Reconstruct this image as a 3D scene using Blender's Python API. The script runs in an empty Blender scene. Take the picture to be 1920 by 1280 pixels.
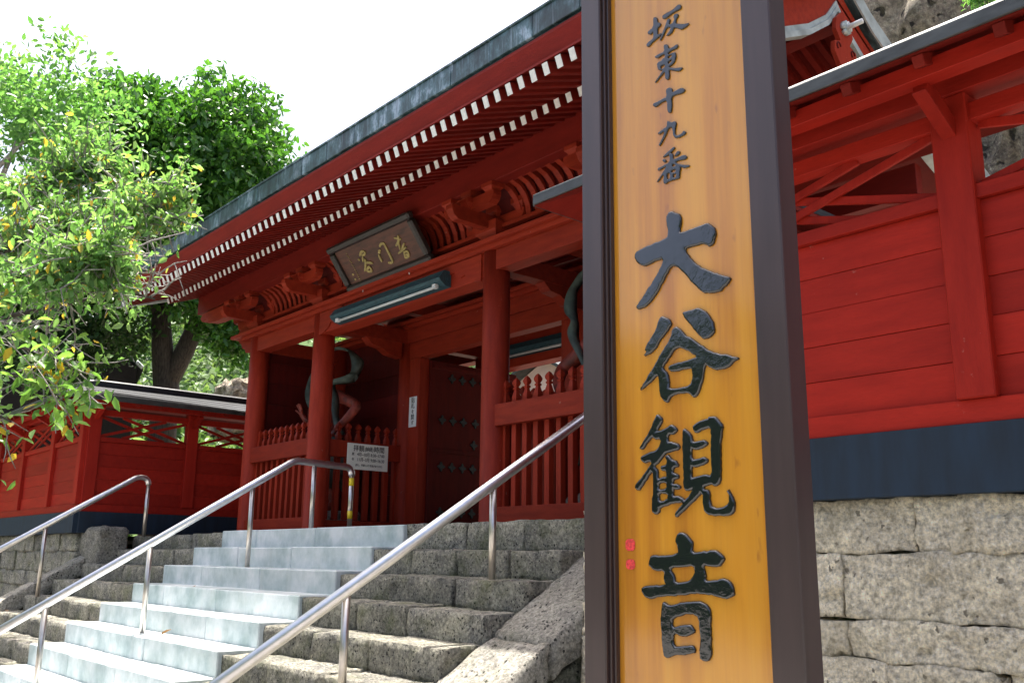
import bpy, bmesh, math, random
import numpy as np
from mathutils import Vector, Matrix, noise
R_ = math.radians
rnd = random.Random(7)
sc = bpy.context.scene
COL = sc.collection

# ------------------------------------------------------------------ camera, sky, sun, exposure
S = 0.6            # metres per layout unit
H = 1.668          # eye height above the forecourt
RM = np.array([[0.65308564, -0.16327141, -0.73947387],
               [0.75719709, 0.15558844, 0.63438537],
               [0.0114766, -0.97423544, 0.22524121]])
FPX = 1766.352
cam = bpy.data.cameras.new('camera')
cam.sensor_width = 36.0
cam.lens = FPX / 1920 * 36
cam.clip_start = 0.05
cam.clip_end = 1500
cam_o = bpy.data.objects.new('camera', cam)
COL.objects.link(cam_o)
mw = Matrix.Identity(4)
for r in range(3):
    mw[r][0] = RM[r][0]
    mw[r][1] = -RM[r][1]
    mw[r][2] = -RM[r][2]
mw[2][3] = H
cam_o.matrix_world = mw
sc.camera = cam_o

SUN_TAN_X, SUN_TAN_Y = -0.25, 0.113      # sun leans a little left and behind the gate
sun_dir = Vector((SUN_TAN_X, SUN_TAN_Y, 1)).normalized()
elev = math.asin(sun_dir.z)
azim = math.atan2(sun_dir.x, sun_dir.y)
w = bpy.data.worlds.new('World')
sc.world = w
w.use_nodes = True
nt = w.node_tree
bgn = nt.nodes['Background']
sky = nt.nodes.new('ShaderNodeTexSky')
sky.sky_type = 'NISHITA'
sky.sun_disc = False
sky.sun_elevation = elev
sky.sun_rotation = azim
sky.air_density = .8
sky.dust_density = 7.0
sky.ozone_density = .6
nt.links.new(sky.outputs[0], bgn.inputs[0])
bgn.inputs[1].default_value = 0.15
sl = bpy.data.lights.new('sun', 'SUN')
sl.energy = 4.5
sl.angle = R_(0.55)
sl.color = (1.0, 0.95, 0.87)
so = bpy.data.objects.new('sun', sl)
COL.objects.link(so)
so.rotation_euler = sun_dir.to_track_quat('Z', 'Y').to_euler()
sc.view_settings.view_transform = 'Standard'
sc.view_settings.look = 'None'
sc.view_settings.gamma = 1.0
sc.view_settings.exposure = 1.55
sc.render.engine = 'CYCLES'
sc.cycles.max_bounces = 8
sc.cycles.diffuse_bounces = 5
sc.cycles.glossy_bounces = 3
sc.cycles.transmission_bounces = 4
sc.cycles.transparent_max_bounces = 6
sc.cycles.use_denoising = True
sc.cycles.sample_clamp_indirect = 6.0

# ------------------------------------------------------------------ coordinates
def U(x, y, z):
    """layout units, height measured from the eye -> metres"""
    return Vector((x * S, y * S, z * S + H))
def zu(z): return z * S + H
def ray(px, py):
    d = RM @ np.array([px - 960.0, py - 640.0, FPX])
    return Vector(d)
EYE = Vector((0, 0, H))
def at_plane(px, py, p0, n):
    d = ray(px, py)
    t = (Vector(p0) - EYE).dot(n) / d.dot(n)
    return EYE + d * t
def atY(px, py, Ym): return at_plane(px, py, (0, Ym, 0), Vector((0, 1, 0)))
def atX(px, py, Xm): return at_plane(px, py, (Xm, 0, 0), Vector((1, 0, 0)))
def atD(px, py, dist): return EYE + ray(px, py).normalized() * dist

# ------------------------------------------------------------------ materials
MATS = {}
def nn(nt, t, **kw):
    n = nt.nodes.new(t)
    for k, v in kw.items():
        setattr(n, k, v)
    return n
def new_mat(name):
    m = bpy.data.materials.new(name)
    m.use_nodes = True
    MATS[name] = m
    nt = m.node_tree
    b = nt.nodes['Principled BSDF']
    return m, nt, b
def pos_node(nt, scale=(1, 1, 1)):
    g = nn(nt, 'ShaderNodeNewGeometry')
    mp = nn(nt, 'ShaderNodeMapping')
    mp.inputs['Scale'].default_value = scale
    nt.links.new(g.outputs['Position'], mp.inputs['Vector'])
    return mp.outputs[0]
def noise_node(nt, vec, scale, detail=4, rough=.55):
    n = nn(nt, 'ShaderNodeTexNoise')
    n.inputs['Scale'].default_value = scale
    n.inputs['Detail'].default_value = detail
    n.inputs['Roughness'].default_value = rough
    nt.links.new(vec, n.inputs['Vector'])
    return n.outputs['Fac']
def ramp(nt, fac, stops):
    r = nn(nt, 'ShaderNodeValToRGB')
    e = r.color_ramp.elements
    while len(e) < len(stops):
        e.new(0.5)
    for i, (p, c) in enumerate(stops):
        e[i].position = p
        e[i].color = (c[0], c[1], c[2], 1) if not isinstance(c, (int, float)) else (c, c, c, 1)
    nt.links.new(fac, r.inputs[0])
    return r.outputs[0]
def mix(nt, fac, a, b, mode='MIX'):
    m = nn(nt, 'ShaderNodeMix', data_type='RGBA', blend_type=mode)
    for sock, v in ((0, fac), (6, a), (7, b)):
        if isinstance(v, (int, float)):
            m.inputs[sock].default_value = v
        elif isinstance(v, tuple):
            m.inputs[sock].default_value = (*v, 1)
        else:
            nt.links.new(v, m.inputs[sock])
    return m.outputs[2]
def bump(nt, b, height, strength, dist=.01, prev=None):
    n = nn(nt, 'ShaderNodeBump')
    n.inputs['Strength'].default_value = strength
    n.inputs['Distance'].default_value = dist
    nt.links.new(height, n.inputs['Height'])
    if prev is not None:
        nt.links.new(prev, n.inputs['Normal'])
    nt.links.new(n.outputs[0], b.inputs['Normal'])
    return n.outputs[0]
def objrand(nt):
    return nn(nt, 'ShaderNodeObjectInfo').outputs['Random']

def red_paint(name, c, c2, rough=.45, stretch=(1, 1, 6), wear=.0):
    m, nt, b = new_mat(name)
    p = pos_node(nt, stretch)
    f1 = noise_node(nt, p, 3.0, 5)
    col = mix(nt, ramp(nt, f1, [(.3, 0.0), (.7, 1.0)]), c, c2)
    f2 = noise_node(nt, p, 30, 4)
    col = mix(nt, ramp(nt, f2, [(.45, 0.0), (.75, .35)]), col, (c[0] * .55, c[1] * .6, c[2] * .6))
    rr = nn(nt, 'ShaderNodeMapRange')
    nt.links.new(objrand(nt), rr.inputs[0])
    rr.inputs[3].default_value = .8
    rr.inputs[4].default_value = 1.12
    hs = nn(nt, 'ShaderNodeHueSaturation')
    nt.links.new(col, hs.inputs['Color'])
    nt.links.new(rr.outputs[0], hs.inputs['Value'])
    col = hs.outputs[0]
    if wear > 0:
        p2 = pos_node(nt, (1, 1, 1))
        f3 = noise_node(nt, p2, 22, 6, .7)
        f4 = noise_node(nt, p2, 2.2, 2)
        mm = nn(nt, 'ShaderNodeMath', operation='MULTIPLY')
        nt.links.new(ramp(nt, f3, [(.66, 0.0), (.70, 1.0)]), mm.inputs[0])
        nt.links.new(ramp(nt, f4, [(.52, 0.0), (.66, wear)]), mm.inputs[1])
        col = mix(nt, mm.outputs[0], col, (.42, .25, .2))
    nt.links.new(col, b.inputs['Base Color'])
    b.inputs['Roughness'].default_value = rough
    b.inputs['Specular IOR Level'].default_value = .17
    fb = noise_node(nt, p, 14, 5, .6)
    bump(nt, b, fb, .25, .006)
    return m
red_paint('gate_red', (.35, .034, .014), (.25, .021, .009), .55, (6, 6, 1), .8)
red_paint('gate_red_h', (.33, .033, .013), (.23, .020, .009), .58, (1, 6, 6), .7)
red_paint('wall_red', (.39, .019, .009), (.28, .012, .006), .6, (.8, 5, 5), .55)
red_paint('wall_red_v', (.37, .019, .009), (.28, .012, .006), .6, (5, 5, .8), .5)
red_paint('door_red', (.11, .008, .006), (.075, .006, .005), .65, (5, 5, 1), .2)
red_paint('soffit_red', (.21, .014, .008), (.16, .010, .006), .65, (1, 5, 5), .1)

def simple(name, c, rough=.5, metal=0.0, coat=0.0, nscale=0, namp=.3, stretch=(1, 1, 1), bmp=0):
    m, nt, b = new_mat(name)
    if nscale:
        p = pos_node(nt, stretch)
        f = noise_node(nt, p, nscale, 5)
        col = mix(nt, ramp(nt, f, [(.3, 0.0), (.72, 1.0)]), tuple(x * (1 - namp) for x in c), tuple(min(1, x * (1 + namp)) for x in c))
        nt.links.new(col, b.inputs['Base Color'])
        if bmp:
            bump(nt, b, f, bmp, .004)
    else:
        b.inputs['Base Color'].default_value = (*c, 1)
    b.inputs['Roughness'].default_value = rough
    b.inputs['Metallic'].default_value = metal
    b.inputs['Coat Weight'].default_value = coat
    b.inputs['Coat Roughness'].default_value = .08
    return m
simple('white_paint', (.78, .76, .72), .6, nscale=30, namp=.12)
simple('base_blue', (.004, .016, .034), .75, nscale=6, namp=.35, stretch=(2, 2, .4))
simple('steel', (.70, .68, .68), .33, 1.0, nscale=18, namp=.1)
simple('steel_post', (.60, .56, .52), .32, 1.0, nscale=18, namp=.12)
simple('yellow_tape', (.85, .62, .02), .45)
simple('lamp_teal', (.018, .06, .075), .6, nscale=14, namp=.45, stretch=(1, 5, 5))
simple('tube_white', (.62, .63, .62), .4)
simple('dark_iron', (.025, .035, .038), .5, .3, nscale=40, namp=.4)
simple('roof_grey', (.026, .029, .036), .42, .2, nscale=8, namp=.35)
simple('eave_metal', (.058, .062, .06), .45, .5, nscale=7, namp=.4, stretch=(1, 1, 3))
simple('sign_white', (.86, .86, .80), .5)
simple('paper_white', (.78, .80, .84), .7)
simple('ink', (.012, .012, .014), .5)
simple('gold', (.34, .26, .09), .55, .15, nscale=40, namp=.35)
simple('plaque_wood', (.085, .028, .016), .55, nscale=5, namp=.55, stretch=(1, 4, 4))
simple('plaque_frame', (.03, .022, .02), .5, nscale=8, namp=.4, stretch=(1, 6, 6))
simple('statue_red', (.24, .035, .02), .55, nscale=9, namp=.6)
simple('scarf_teal', (.075, .10, .085), .6, nscale=9, namp=.4)
simple('leaf_fallen', (.35, .17, .05), .7)
simple('shed_wood', (.010, .008, .007), .95, nscale=6, namp=.4)
simple('hair_dark', (.02, .02, .02), .6)
simple('bark', (.055, .045, .035), .9, nscale=12, namp=.6, stretch=(3, 3, .6), bmp=.8)
simple('bark_grey', (.27, .25, .225), .85, nscale=16, namp=.5, stretch=(3, 3, 1), bmp=.6)
simple('seal_red', (.75, .05, .05), .4, nscale=160, namp=.5)
simple('plaster_pink', (.62, .47, .40), .7, nscale=5, namp=.1)
simple('trim_pale', (.42, .47, .46), .45, .2, nscale=6, namp=.3)
simple('frame_brown', (.045, .027, .026), .36, 0, .15, nscale=4, namp=.18, stretch=(8, 8, .6))
simple('courtyard_gravel', (.17, .15, .125), .9, nscale=30, namp=.25)

# copper fascia, streaked by rain
m, nt, b = new_mat('copper')
p = pos_node(nt, (2.2, 1, 1.2))
f = noise_node(nt, p, 2.4, 6, .7)
col = ramp(nt, f, [(.36, (.008, .020, .024)), (.47, (.028, .065, .07)), (.55, (.07, .14, .16)), (.64, (.30, .38, .45))])
p2 = pos_node(nt, (22, 1, 1.0))
f2 = noise_node(nt, p2, 2.0, 5, .65)
col = mix(nt, ramp(nt, f2, [(.52, 0.0), (.68, .85)]), col, (.012, .028, .036))
col = mix(nt, ramp(nt, f2, [(.30, .55), (.42, 0.0)]), col, (.26, .34, .40))
f3 = noise_node(nt, pos_node(nt, (9, 1, 2)), 2.0, 3, .6)
col = mix(nt, ramp(nt, f3, [(.72, 0.0), (.78, .7)]), col, (.16, .08, .03))
rr = nn(nt, 'ShaderNodeMapRange')
nt.links.new(objrand(nt), rr.inputs[0])
rr.inputs[3].default_value = .5
rr.inputs[4].default_value = 1.0
hs = nn(nt, 'ShaderNodeHueSaturation')
nt.links.new(col, hs.inputs['Color'])
nt.links.new(rr.outputs[0], hs.inputs['Value'])
nt.links.new(hs.outputs[0], b.inputs['Base Color'])
b.inputs['Roughness'].default_value = .45
b.inputs['Metallic'].default_value = .2

# pitted volcanic stone
def stone_mat(name, light, dark, moss, pit=.5, moss_amt=.5, vscale=38, pexp=2.2, k=1.0, grime=.75, pdark=.12, vary=(.75, 1.15)):
    m, nt, b = new_mat(name)
    p = pos_node(nt)
    big = noise_node(nt, p, 4.0 * k, 7, .72)
    col = mix(nt, ramp(nt, big, [(.35, 0.0), (.65, 1.0)]), dark, light)
    mid = noise_node(nt, p, 17 * k, 8, .8)
    col = mix(nt, ramp(nt, mid, [(.45, 0.0), (.62, grime)]), col, tuple(x * .45 for x in dark))
    fine = noise_node(nt, p, 75 * k, 5, .8)
    col = mix(nt, ramp(nt, fine, [(.5, 0.0), (.66, .55)]), col, tuple(min(.85, x * 1.5) for x in light))
    grain = noise_node(nt, p, 42 * k, 5, .7)
    col = mix(nt, 1.0, col, ramp(nt, grain, [(.36, .5), (.5, .95), (.64, 1.35)]), 'MULTIPLY')
    rr = nn(nt, 'ShaderNodeMapRange')
    nt.links.new(objrand(nt), rr.inputs[0])
    rr.inputs[3].default_value = vary[0]
    rr.inputs[4].default_value = vary[1]
    hs = nn(nt, 'ShaderNodeHueSaturation')
    nt.links.new(col, hs.inputs['Color'])
    nt.links.new(rr.outputs[0], hs.inputs['Value'])
    col = hs.outputs[0]
    v = nn(nt, 'ShaderNodeTexVoronoi')
    v.inputs['Scale'].default_value = vscale
    v.inputs['Randomness'].default_value = 1.0
    dn = nn(nt, 'ShaderNodeTexNoise')
    dn.inputs['Scale'].default_value = vscale * 1.6
    nt.links.new(p, dn.inputs['Vector'])
    vm = nn(nt, 'ShaderNodeVectorMath', operation='MULTIPLY_ADD')
    nt.links.new(dn.outputs['Color'], vm.inputs[0])
    vm.inputs[1].default_value = (1.1 / vscale,) * 3
    nt.links.new(p, vm.inputs[2])
    nt.links.new(vm.outputs[0], v.inputs['Vector'])
    # every cell gets a pit of its own size, many none at all
    sp_ = nn(nt, 'ShaderNodeSeparateColor')
    nt.links.new(v.outputs['Color'], sp_.inputs[0])
    pw = nn(nt, 'ShaderNodeMath', operation='POWER')
    nt.links.new(sp_.outputs[0], pw.inputs[0])
    pw.inputs[1].default_value = pexp
    ml = nn(nt, 'ShaderNodeMath', operation='MULTIPLY')
    nt.links.new(pw.outputs[0], ml.inputs[0])
    ml.inputs[1].default_value = .42
    sb = nn(nt, 'ShaderNodeMath', operation='SUBTRACT')
    nt.links.new(ml.outputs[0], sb.inputs[0])
    nt.links.new(v.outputs['Distance'], sb.inputs[1])
    hole = ramp(nt, sb.outputs[0], [(.0, 0.0), (.07, 1.0)])
    crev = noise_node(nt, p, vscale * .45, 8, .8)
    hm = nn(nt, 'ShaderNodeMath', operation='MAXIMUM')
    nt.links.new(hole, hm.inputs[0])
    nt.links.new(ramp(nt, crev, [(.62, 0.0), (.70, .8)]), hm.inputs[1])
    col = mix(nt, hm.outputs[0], col, tuple(x * pdark for x in dark))
    if moss_amt > 0:
        mo = noise_node(nt, p, 3.4, 6, .7)
        col = mix(nt, ramp(nt, mo, [(.5, 0.0), (.68, moss_amt)]), col, moss)
    nt.links.new(col, b.inputs['Base Color'])
    b.inputs['Roughness'].default_value = .92
    n1 = bump(nt, b, mid, 1.0, .03 / k)
    inv = nn(nt, 'ShaderNodeMath', operation='SUBTRACT')
    inv.inputs[0].default_value = 1.0
    nt.links.new(hm.outputs[0], inv.inputs[1])
    n2 = bump(nt, b, inv.outputs[0], pit, .02 / k, n1)
    n3 = bump(nt, b, grain, .8, .014 / k, n2)
    bump(nt, b, fine, .6, .008 / k, n3)
    return m
stone_mat('wall_stone', (.98, .87, .65), (.66, .575, .43), (.50, .42, .26), .6, .35, 26, 5.0, 1.0, .34, .35, (.92, 1.12))
stone_mat('step_stone', (.50, .47, .37), (.165, .163, .155), (.10, .12, .03), 1.0, .55, 46, 1.4, 1.0, .55)
stone_mat('cheek_stone', (.50, .47, .40), (.28, .27, .24), (.16, .17, .07), .8, .25, 34, 1.8, 1.0, .5)
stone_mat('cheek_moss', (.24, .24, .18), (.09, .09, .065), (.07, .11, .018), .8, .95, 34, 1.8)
stone_mat('cliff_stone', (.66, .54, .40), (.20, .165, .14), (.30, .26, .12), 1.0, .3, 2.4, 1.4, .16)

# marble treads with grey-green rain marks
m, nt, b = new_mat('marble')
p = pos_node(nt, (1.1, 1.1, 1.0))
f = noise_node(nt, p, 2.6, 6, .65)
col = ramp(nt, f, [(.32, (.28, .36, .37)), (.5, (.49, .55, .56)), (.66, (.66, .685, .70))])
pst = pos_node(nt, (3, 3, .8))
fst = noise_node(nt, pst, 2.0, 4, .6)
col = mix(nt, ramp(nt, fst, [(.56, 0.0), (.74, .45)]), col, (.40, .44, .42))
p2 = pos_node(nt)
f2 = noise_node(nt, p2, 5, 6, .7)
col = mix(nt, ramp(nt, f2, [(.5, 0.0), (.75, .35)]), col, (.32, .38, .32))
rr = nn(nt, 'ShaderNodeMapRange')
nt.links.new(objrand(nt), rr.inputs[0])
rr.inputs[3].default_value = .88
rr.inputs[4].default_value = 1.08
hs = nn(nt, 'ShaderNodeHueSaturation')
nt.links.new(col, hs.inputs['Color'])
nt.links.new(rr.outputs[0], hs.inputs['Value'])
nt.links.new(hs.outputs[0], b.inputs['Base Color'])
b.inputs['Roughness'].default_value = .5
f3 = noise_node(nt, p2, 60, 4)
bump(nt, b, f3, .15, .003)

# lacquered sign board
m, nt, b = new_mat('sign_wood')
p = pos_node(nt, (7, 7, .35))
f = noise_node(nt, p, 2.4, 6, .6)
col = ramp(nt, f, [(.3, (.42, .15, .008)), (.5, (.56, .235, .012)), (.7, (.62, .29, .02))])
p2 = pos_node(nt, (55, 55, 1.2))
f2 = noise_node(nt, p2, 2.0, 4, .6)
col = mix(nt, ramp(nt, f2, [(.45, 0.0), (.8, .35)]), col, (.42, .16, .02))
p3 = pos_node(nt, (14, 14, 5))
f3 = noise_node(nt, p3, 2.6, 2)
col = mix(nt, ramp(nt, f3, [(.70, 0.0), (.78, .6)]), col, (.30, .10, .012))
nt.links.new(col, b.inputs['Base Color'])
b.inputs['Roughness'].default_value = .6
b.inputs['Specular IOR Level'].default_value = .2
b.inputs['Coat Weight'].default_value = 1.0
b.inputs['Coat IOR'].default_value = 1.62
b.inputs['Coat Roughness'].default_value = .1
bump(nt, b, f2, .06, .002)

# black lacquer in the carved letters
m, nt, b = new_mat('lacquer')
p = pos_node(nt)
f = noise_node(nt, p, 26, 4, .6)
f2 = noise_node(nt, p, 120, 3, .6)
b.inputs['Base Color'].default_value = (.008, .010, .013, 1)
b.inputs['Roughness'].default_value = .08
b.inputs['IOR'].default_value = 1.75
bump(nt, b, f, .14, .008)

def leaf_mat(name, stops, trans=.45, rough=.35, tcol=1.6):
    m, nt, b = new_mat(name)
    g = nn(nt, 'ShaderNodeNewGeometry')
    col = ramp(nt, g.outputs['Random Per Island'], stops)
    nt.links.new(col, b.inputs['Base Color'])
    b.inputs['Roughness'].default_value = rough
    tr = nn(nt, 'ShaderNodeBsdfTranslucent')
    tc = mix(nt, 1.0, col, (tcol, tcol * 1.05, tcol * .55), 'MULTIPLY')
    nt.links.new(tc, tr.inputs[0])
    ms = nn(nt, 'ShaderNodeMixShader')
    ms.inputs[0].default_value = trans
    out = nt.nodes['Material Output']
    nt.links.new(b.outputs[0], ms.inputs[1])
    nt.links.new(tr.outputs[0], ms.inputs[2])
    nt.links.new(ms.outputs[0], out.inputs[0])
    return m
leaf_mat('leaf_evergreen', [(0, (.035, .11, .02)), (.5, (.06, .17, .028)), (1, (.11, .25, .04))], .38, .27)
leaf_mat('leaf_cherry', [(0, (.07, .17, .05)), (.55, (.13, .25, .085)), (.95, (.22, .33, .15)), (.965, (.45, .30, .05)), (1, (.58, .42, .08))], .58, .4, 1.5)
leaf_mat('leaf_light', [(0, (.06, .16, .045)), (.6, (.11, .24, .07)), (1, (.17, .30, .10))], .5, .4)
leaf_mat('leaf_forest', [(0, (.06, .125, .045)), (.6, (.11, .19, .07)), (1, (.18, .26, .11))], .35, .6, 1.3)
leaf_mat('leaf_dark', [(0, (.020, .055, .014)), (1, (.05, .11, .025))], .3, .5)
m = leaf_mat('leaf_single', [(0, (.09, .19, .045)), (.5, (.14, .27, .06)), (.90, (.19, .31, .08)), (.92, (.45, .30, .03)), (1, (.5, .34, .04))], .5, .3)
nt = m.node_tree
oi = nn(nt, 'ShaderNodeObjectInfo')
for n_ in nt.nodes:
    if n_.type == 'VALTORGB':
        nt.links.new(oi.outputs['Random'], n_.inputs[0])
m, nt, b = new_mat('hill_green')
p = pos_node(nt)
f = noise_node(nt, p, .25, 8, .7)
nt.links.new(ramp(nt, f, [(.3, (.03, .06, .015)), (.6, (.07, .13, .03)), (.75, (.12, .17, .06))]), b.inputs['Base Color'])
b.inputs['Roughness'].default_value = .95
m, nt, b = new_mat('paving')
p = pos_node(nt)
f = noise_node(nt, p, 6, 8, .7)
nt.links.new(ramp(nt, f, [(.3, (.14, .137, .128)), (.7, (.23, .225, .215))]), b.inputs['Base Color'])
b.inputs['Roughness'].default_value = .9

# ------------------------------------------------------------------ object helpers
WORLD = {}
def link(name, data, parent=None, mat4=None):
    o = bpy.data.objects.new(name, data)
    COL.objects.link(o)
    mat4 = mat4 or Matrix.Identity(4)
    o.matrix_basis = mat4
    WORLD[o] = mat4.copy()
    if parent is not None:
        o.parent = parent
        o.matrix_parent_inverse = WORLD[parent].inverted()
    return o
def thing(name, label, cat, loc, group=None):
    o = link(name, None, None, Matrix.Translation(loc))
    o['label'] = label
    o['category'] = cat
    if group:
        o['group'] = group
    return o
def tag(o, label, cat, group=None):
    o['label'] = label
    o['category'] = cat
    if group:
        o['group'] = group
    return o
def mesh(name, verts, faces, mat, smooth=False):
    me = bpy.data.meshes.new(name)
    me.from_pydata([tuple(v) for v in verts], [], faces)
    if smooth:
        me.polygons.foreach_set('use_smooth', [True] * len(me.polygons))
    if mat:
        me.materials.append(MATS[mat])
    me.update()
    return me
BOXC = {}
def box_mesh(sx, sy, sz, bev, mat):
    key = (round(sx, 4), round(sy, 4), round(sz, 4), round(bev, 4), mat)
    if key in BOXC:
        return BOXC[key]
    hx, hy, hz = sx / 2, sy / 2, sz / 2
    bev = min(bev, hx * .8, hy * .8, hz * .8)
    bm = bmesh.new()
    vs = {}
    for ix in (-1, 1):
        for iy in (-1, 1):
            for iz in (-1, 1):
                vs[ix, iy, iz, 0] = bm.verts.new((ix * hx, iy * (hy - bev), iz * (hz - bev)))
                vs[ix, iy, iz, 1] = bm.verts.new((ix * (hx - bev), iy * hy, iz * (hz - bev)))
                vs[ix, iy, iz, 2] = bm.verts.new((ix * (hx - bev), iy * (hy - bev), iz * hz))
    for s in (-1, 1):
        bm.faces.new([vs[s, -1, -1, 0], vs[s, 1, -1, 0], vs[s, 1, 1, 0], vs[s, -1, 1, 0]])
        bm.faces.new([vs[-1, s, -1, 1], vs[1, s, -1, 1], vs[1, s, 1, 1], vs[-1, s, 1, 1]])
        bm.faces.new([vs[-1, -1, s, 2], vs[1, -1, s, 2], vs[1, 1, s, 2], vs[-1, 1, s, 2]])
    for a in (-1, 1):
        for c in (-1, 1):
            bm.faces.new([vs[-1, a, c, 1], vs[1, a, c, 1], vs[1, a, c, 2], vs[-1, a, c, 2]])
            bm.faces.new([vs[a, -1, c, 0], vs[a, 1, c, 0], vs[a, 1, c, 2], vs[a, -1, c, 2]])
            bm.faces.new([vs[a, c, -1, 0], vs[a, c, 1, 0], vs[a, c, 1, 1], vs[a, c, -1, 1]])
    for k in [(x, y, z) for x in (-1, 1) for y in (-1, 1) for z in (-1, 1)]:
        bm.faces.new([vs[(*k, 0)], vs[(*k, 1)], vs[(*k, 2)]])
    bmesh.ops.recalc_face_normals(bm, faces=bm.faces)
    me = bpy.data.meshes.new('block')
    bm.to_mesh(me)
    bm.free()
    me.materials.append(MATS[mat])
    BOXC[key] = me
    return me
def boxm(name, lo, hi, mat, parent=None, bev=.004):
    """axis-aligned bevelled box in metres"""
    lo, hi = Vector(lo), Vector(hi)
    d = hi - lo
    return link(name, box_mesh(abs(d.x), abs(d.y), abs(d.z), bev, mat), parent, Matrix.Translation((lo + hi) / 2))
def ubox(name, x0, x1, y0, y1, z0, z1, mat, parent=None, bev=.004):
    return boxm(name, U(x0, y0, z0), U(x1, y1, z1), mat, parent, bev)
def beam(name, p0, p1, wd, ht, mat, parent=None, up=(0, 0, 1), bev=.003):
    """bevelled bar between two points, wd sideways, ht along up"""
    p0, p1 = Vector(p0), Vector(p1)
    x = (p1 - p0)
    L = x.length
    x.normalize()
    z = Vector(up)
    z = (z - x * z.dot(x)).normalized()
    y = z.cross(x)
    m4 = Matrix.Identity(4)
    for i in range(3):
        m4[i][0], m4[i][1], m4[i][2] = x[i], y[i], z[i]
    m4.translation = (p0 + p1) / 2
    return link(name, box_mesh(L, wd, ht, bev, mat), parent, m4)
def lathe(name, prof, mat, parent, loc, seg=20, smooth=True):
    v, f = [], []
    n = len(prof)
    for r, z in prof:
        for i in range(seg):
            a = 2 * math.pi * i / seg
            v.append((r * math.cos(a), r * math.sin(a), z))
    for j in range(n - 1):
        for i in range(seg):
            k = (i + 1) % seg
            f.append((j * seg + i, j * seg + k, (j + 1) * seg + k, (j + 1) * seg + i))
    f.append(tuple(range(seg))[::-1])
    f.append(tuple((n - 1) * seg + i for i in range(seg)))
    return link(name, mesh(name, v, f, mat, smooth), parent, Matrix.Translation(loc))
def tube_geo(pts, rad, seg=12):
    pts = [Vector(p) for p in pts]
    rads = rad if isinstance(rad, (list, tuple)) else [rad] * len(pts)
    v, f = [], []
    prevn = None
    for i, p in enumerate(pts):
        t = (pts[min(i + 1, len(pts) - 1)] - pts[max(i - 1, 0)]).normalized()
        if prevn is None:
            a = Vector((0, 0, 1)) if abs(t.z) < .9 else Vector((1, 0, 0))
            nrm = (a - t * a.dot(t)).normalized()
        else:
            nrm = (prevn - t * prevn.dot(t)).normalized()
        prevn = nrm
        bn = t.cross(nrm)
        for k in range(seg):
            a = 2 * math.pi * k / seg
            v.append(p + (nrm * math.cos(a) + bn * math.sin(a)) * rads[i])
    for i in range(len(pts) - 1):
        for k in range(seg):
            q = (k + 1) % seg
            f.append((i * seg + k, i * seg + q, (i + 1) * seg + q, (i + 1) * seg + k))
    f.append(tuple(range(seg))[::-1])
    f.append(tuple((len(pts) - 1) * seg + k for k in range(seg)))
    return v, f
def tube(name, pts, rad, mat, parent=None, seg=12):
    v, f = tube_geo(pts, rad, seg)
    return link(name, mesh(name, v, f, mat, True), parent)
def prism(name, poly, axis, a0, a1, mat, parent=None):
    """polygon in the plane across `axis` (metres), extruded from a0 to a1"""
    n = len(poly)
    def pt(u, vv, a):
        return (a, u, vv) if axis == 'X' else ((u, a, vv) if axis == 'Y' else (u, vv, a))
    v = [pt(u, q, a0) for u, q in poly] + [pt(u, q, a1) for u, q in poly]
    f = [tuple(range(n)), tuple(range(2 * n - 1, n - 1, -1))]
    for i in range(n):
        j = (i + 1) % n
        f.append((i, n + i, n + j, j))
    me = mesh(name, v, f, mat)
    bm = bmesh.new()
    bm.from_mesh(me)
    bmesh.ops.recalc_face_normals(bm, faces=bm.faces)
    bm.to_mesh(me)
    bm.free()
    return link(name, me, parent)
def struct(o):
    o['kind'] = 'structure'
    return o
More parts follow.
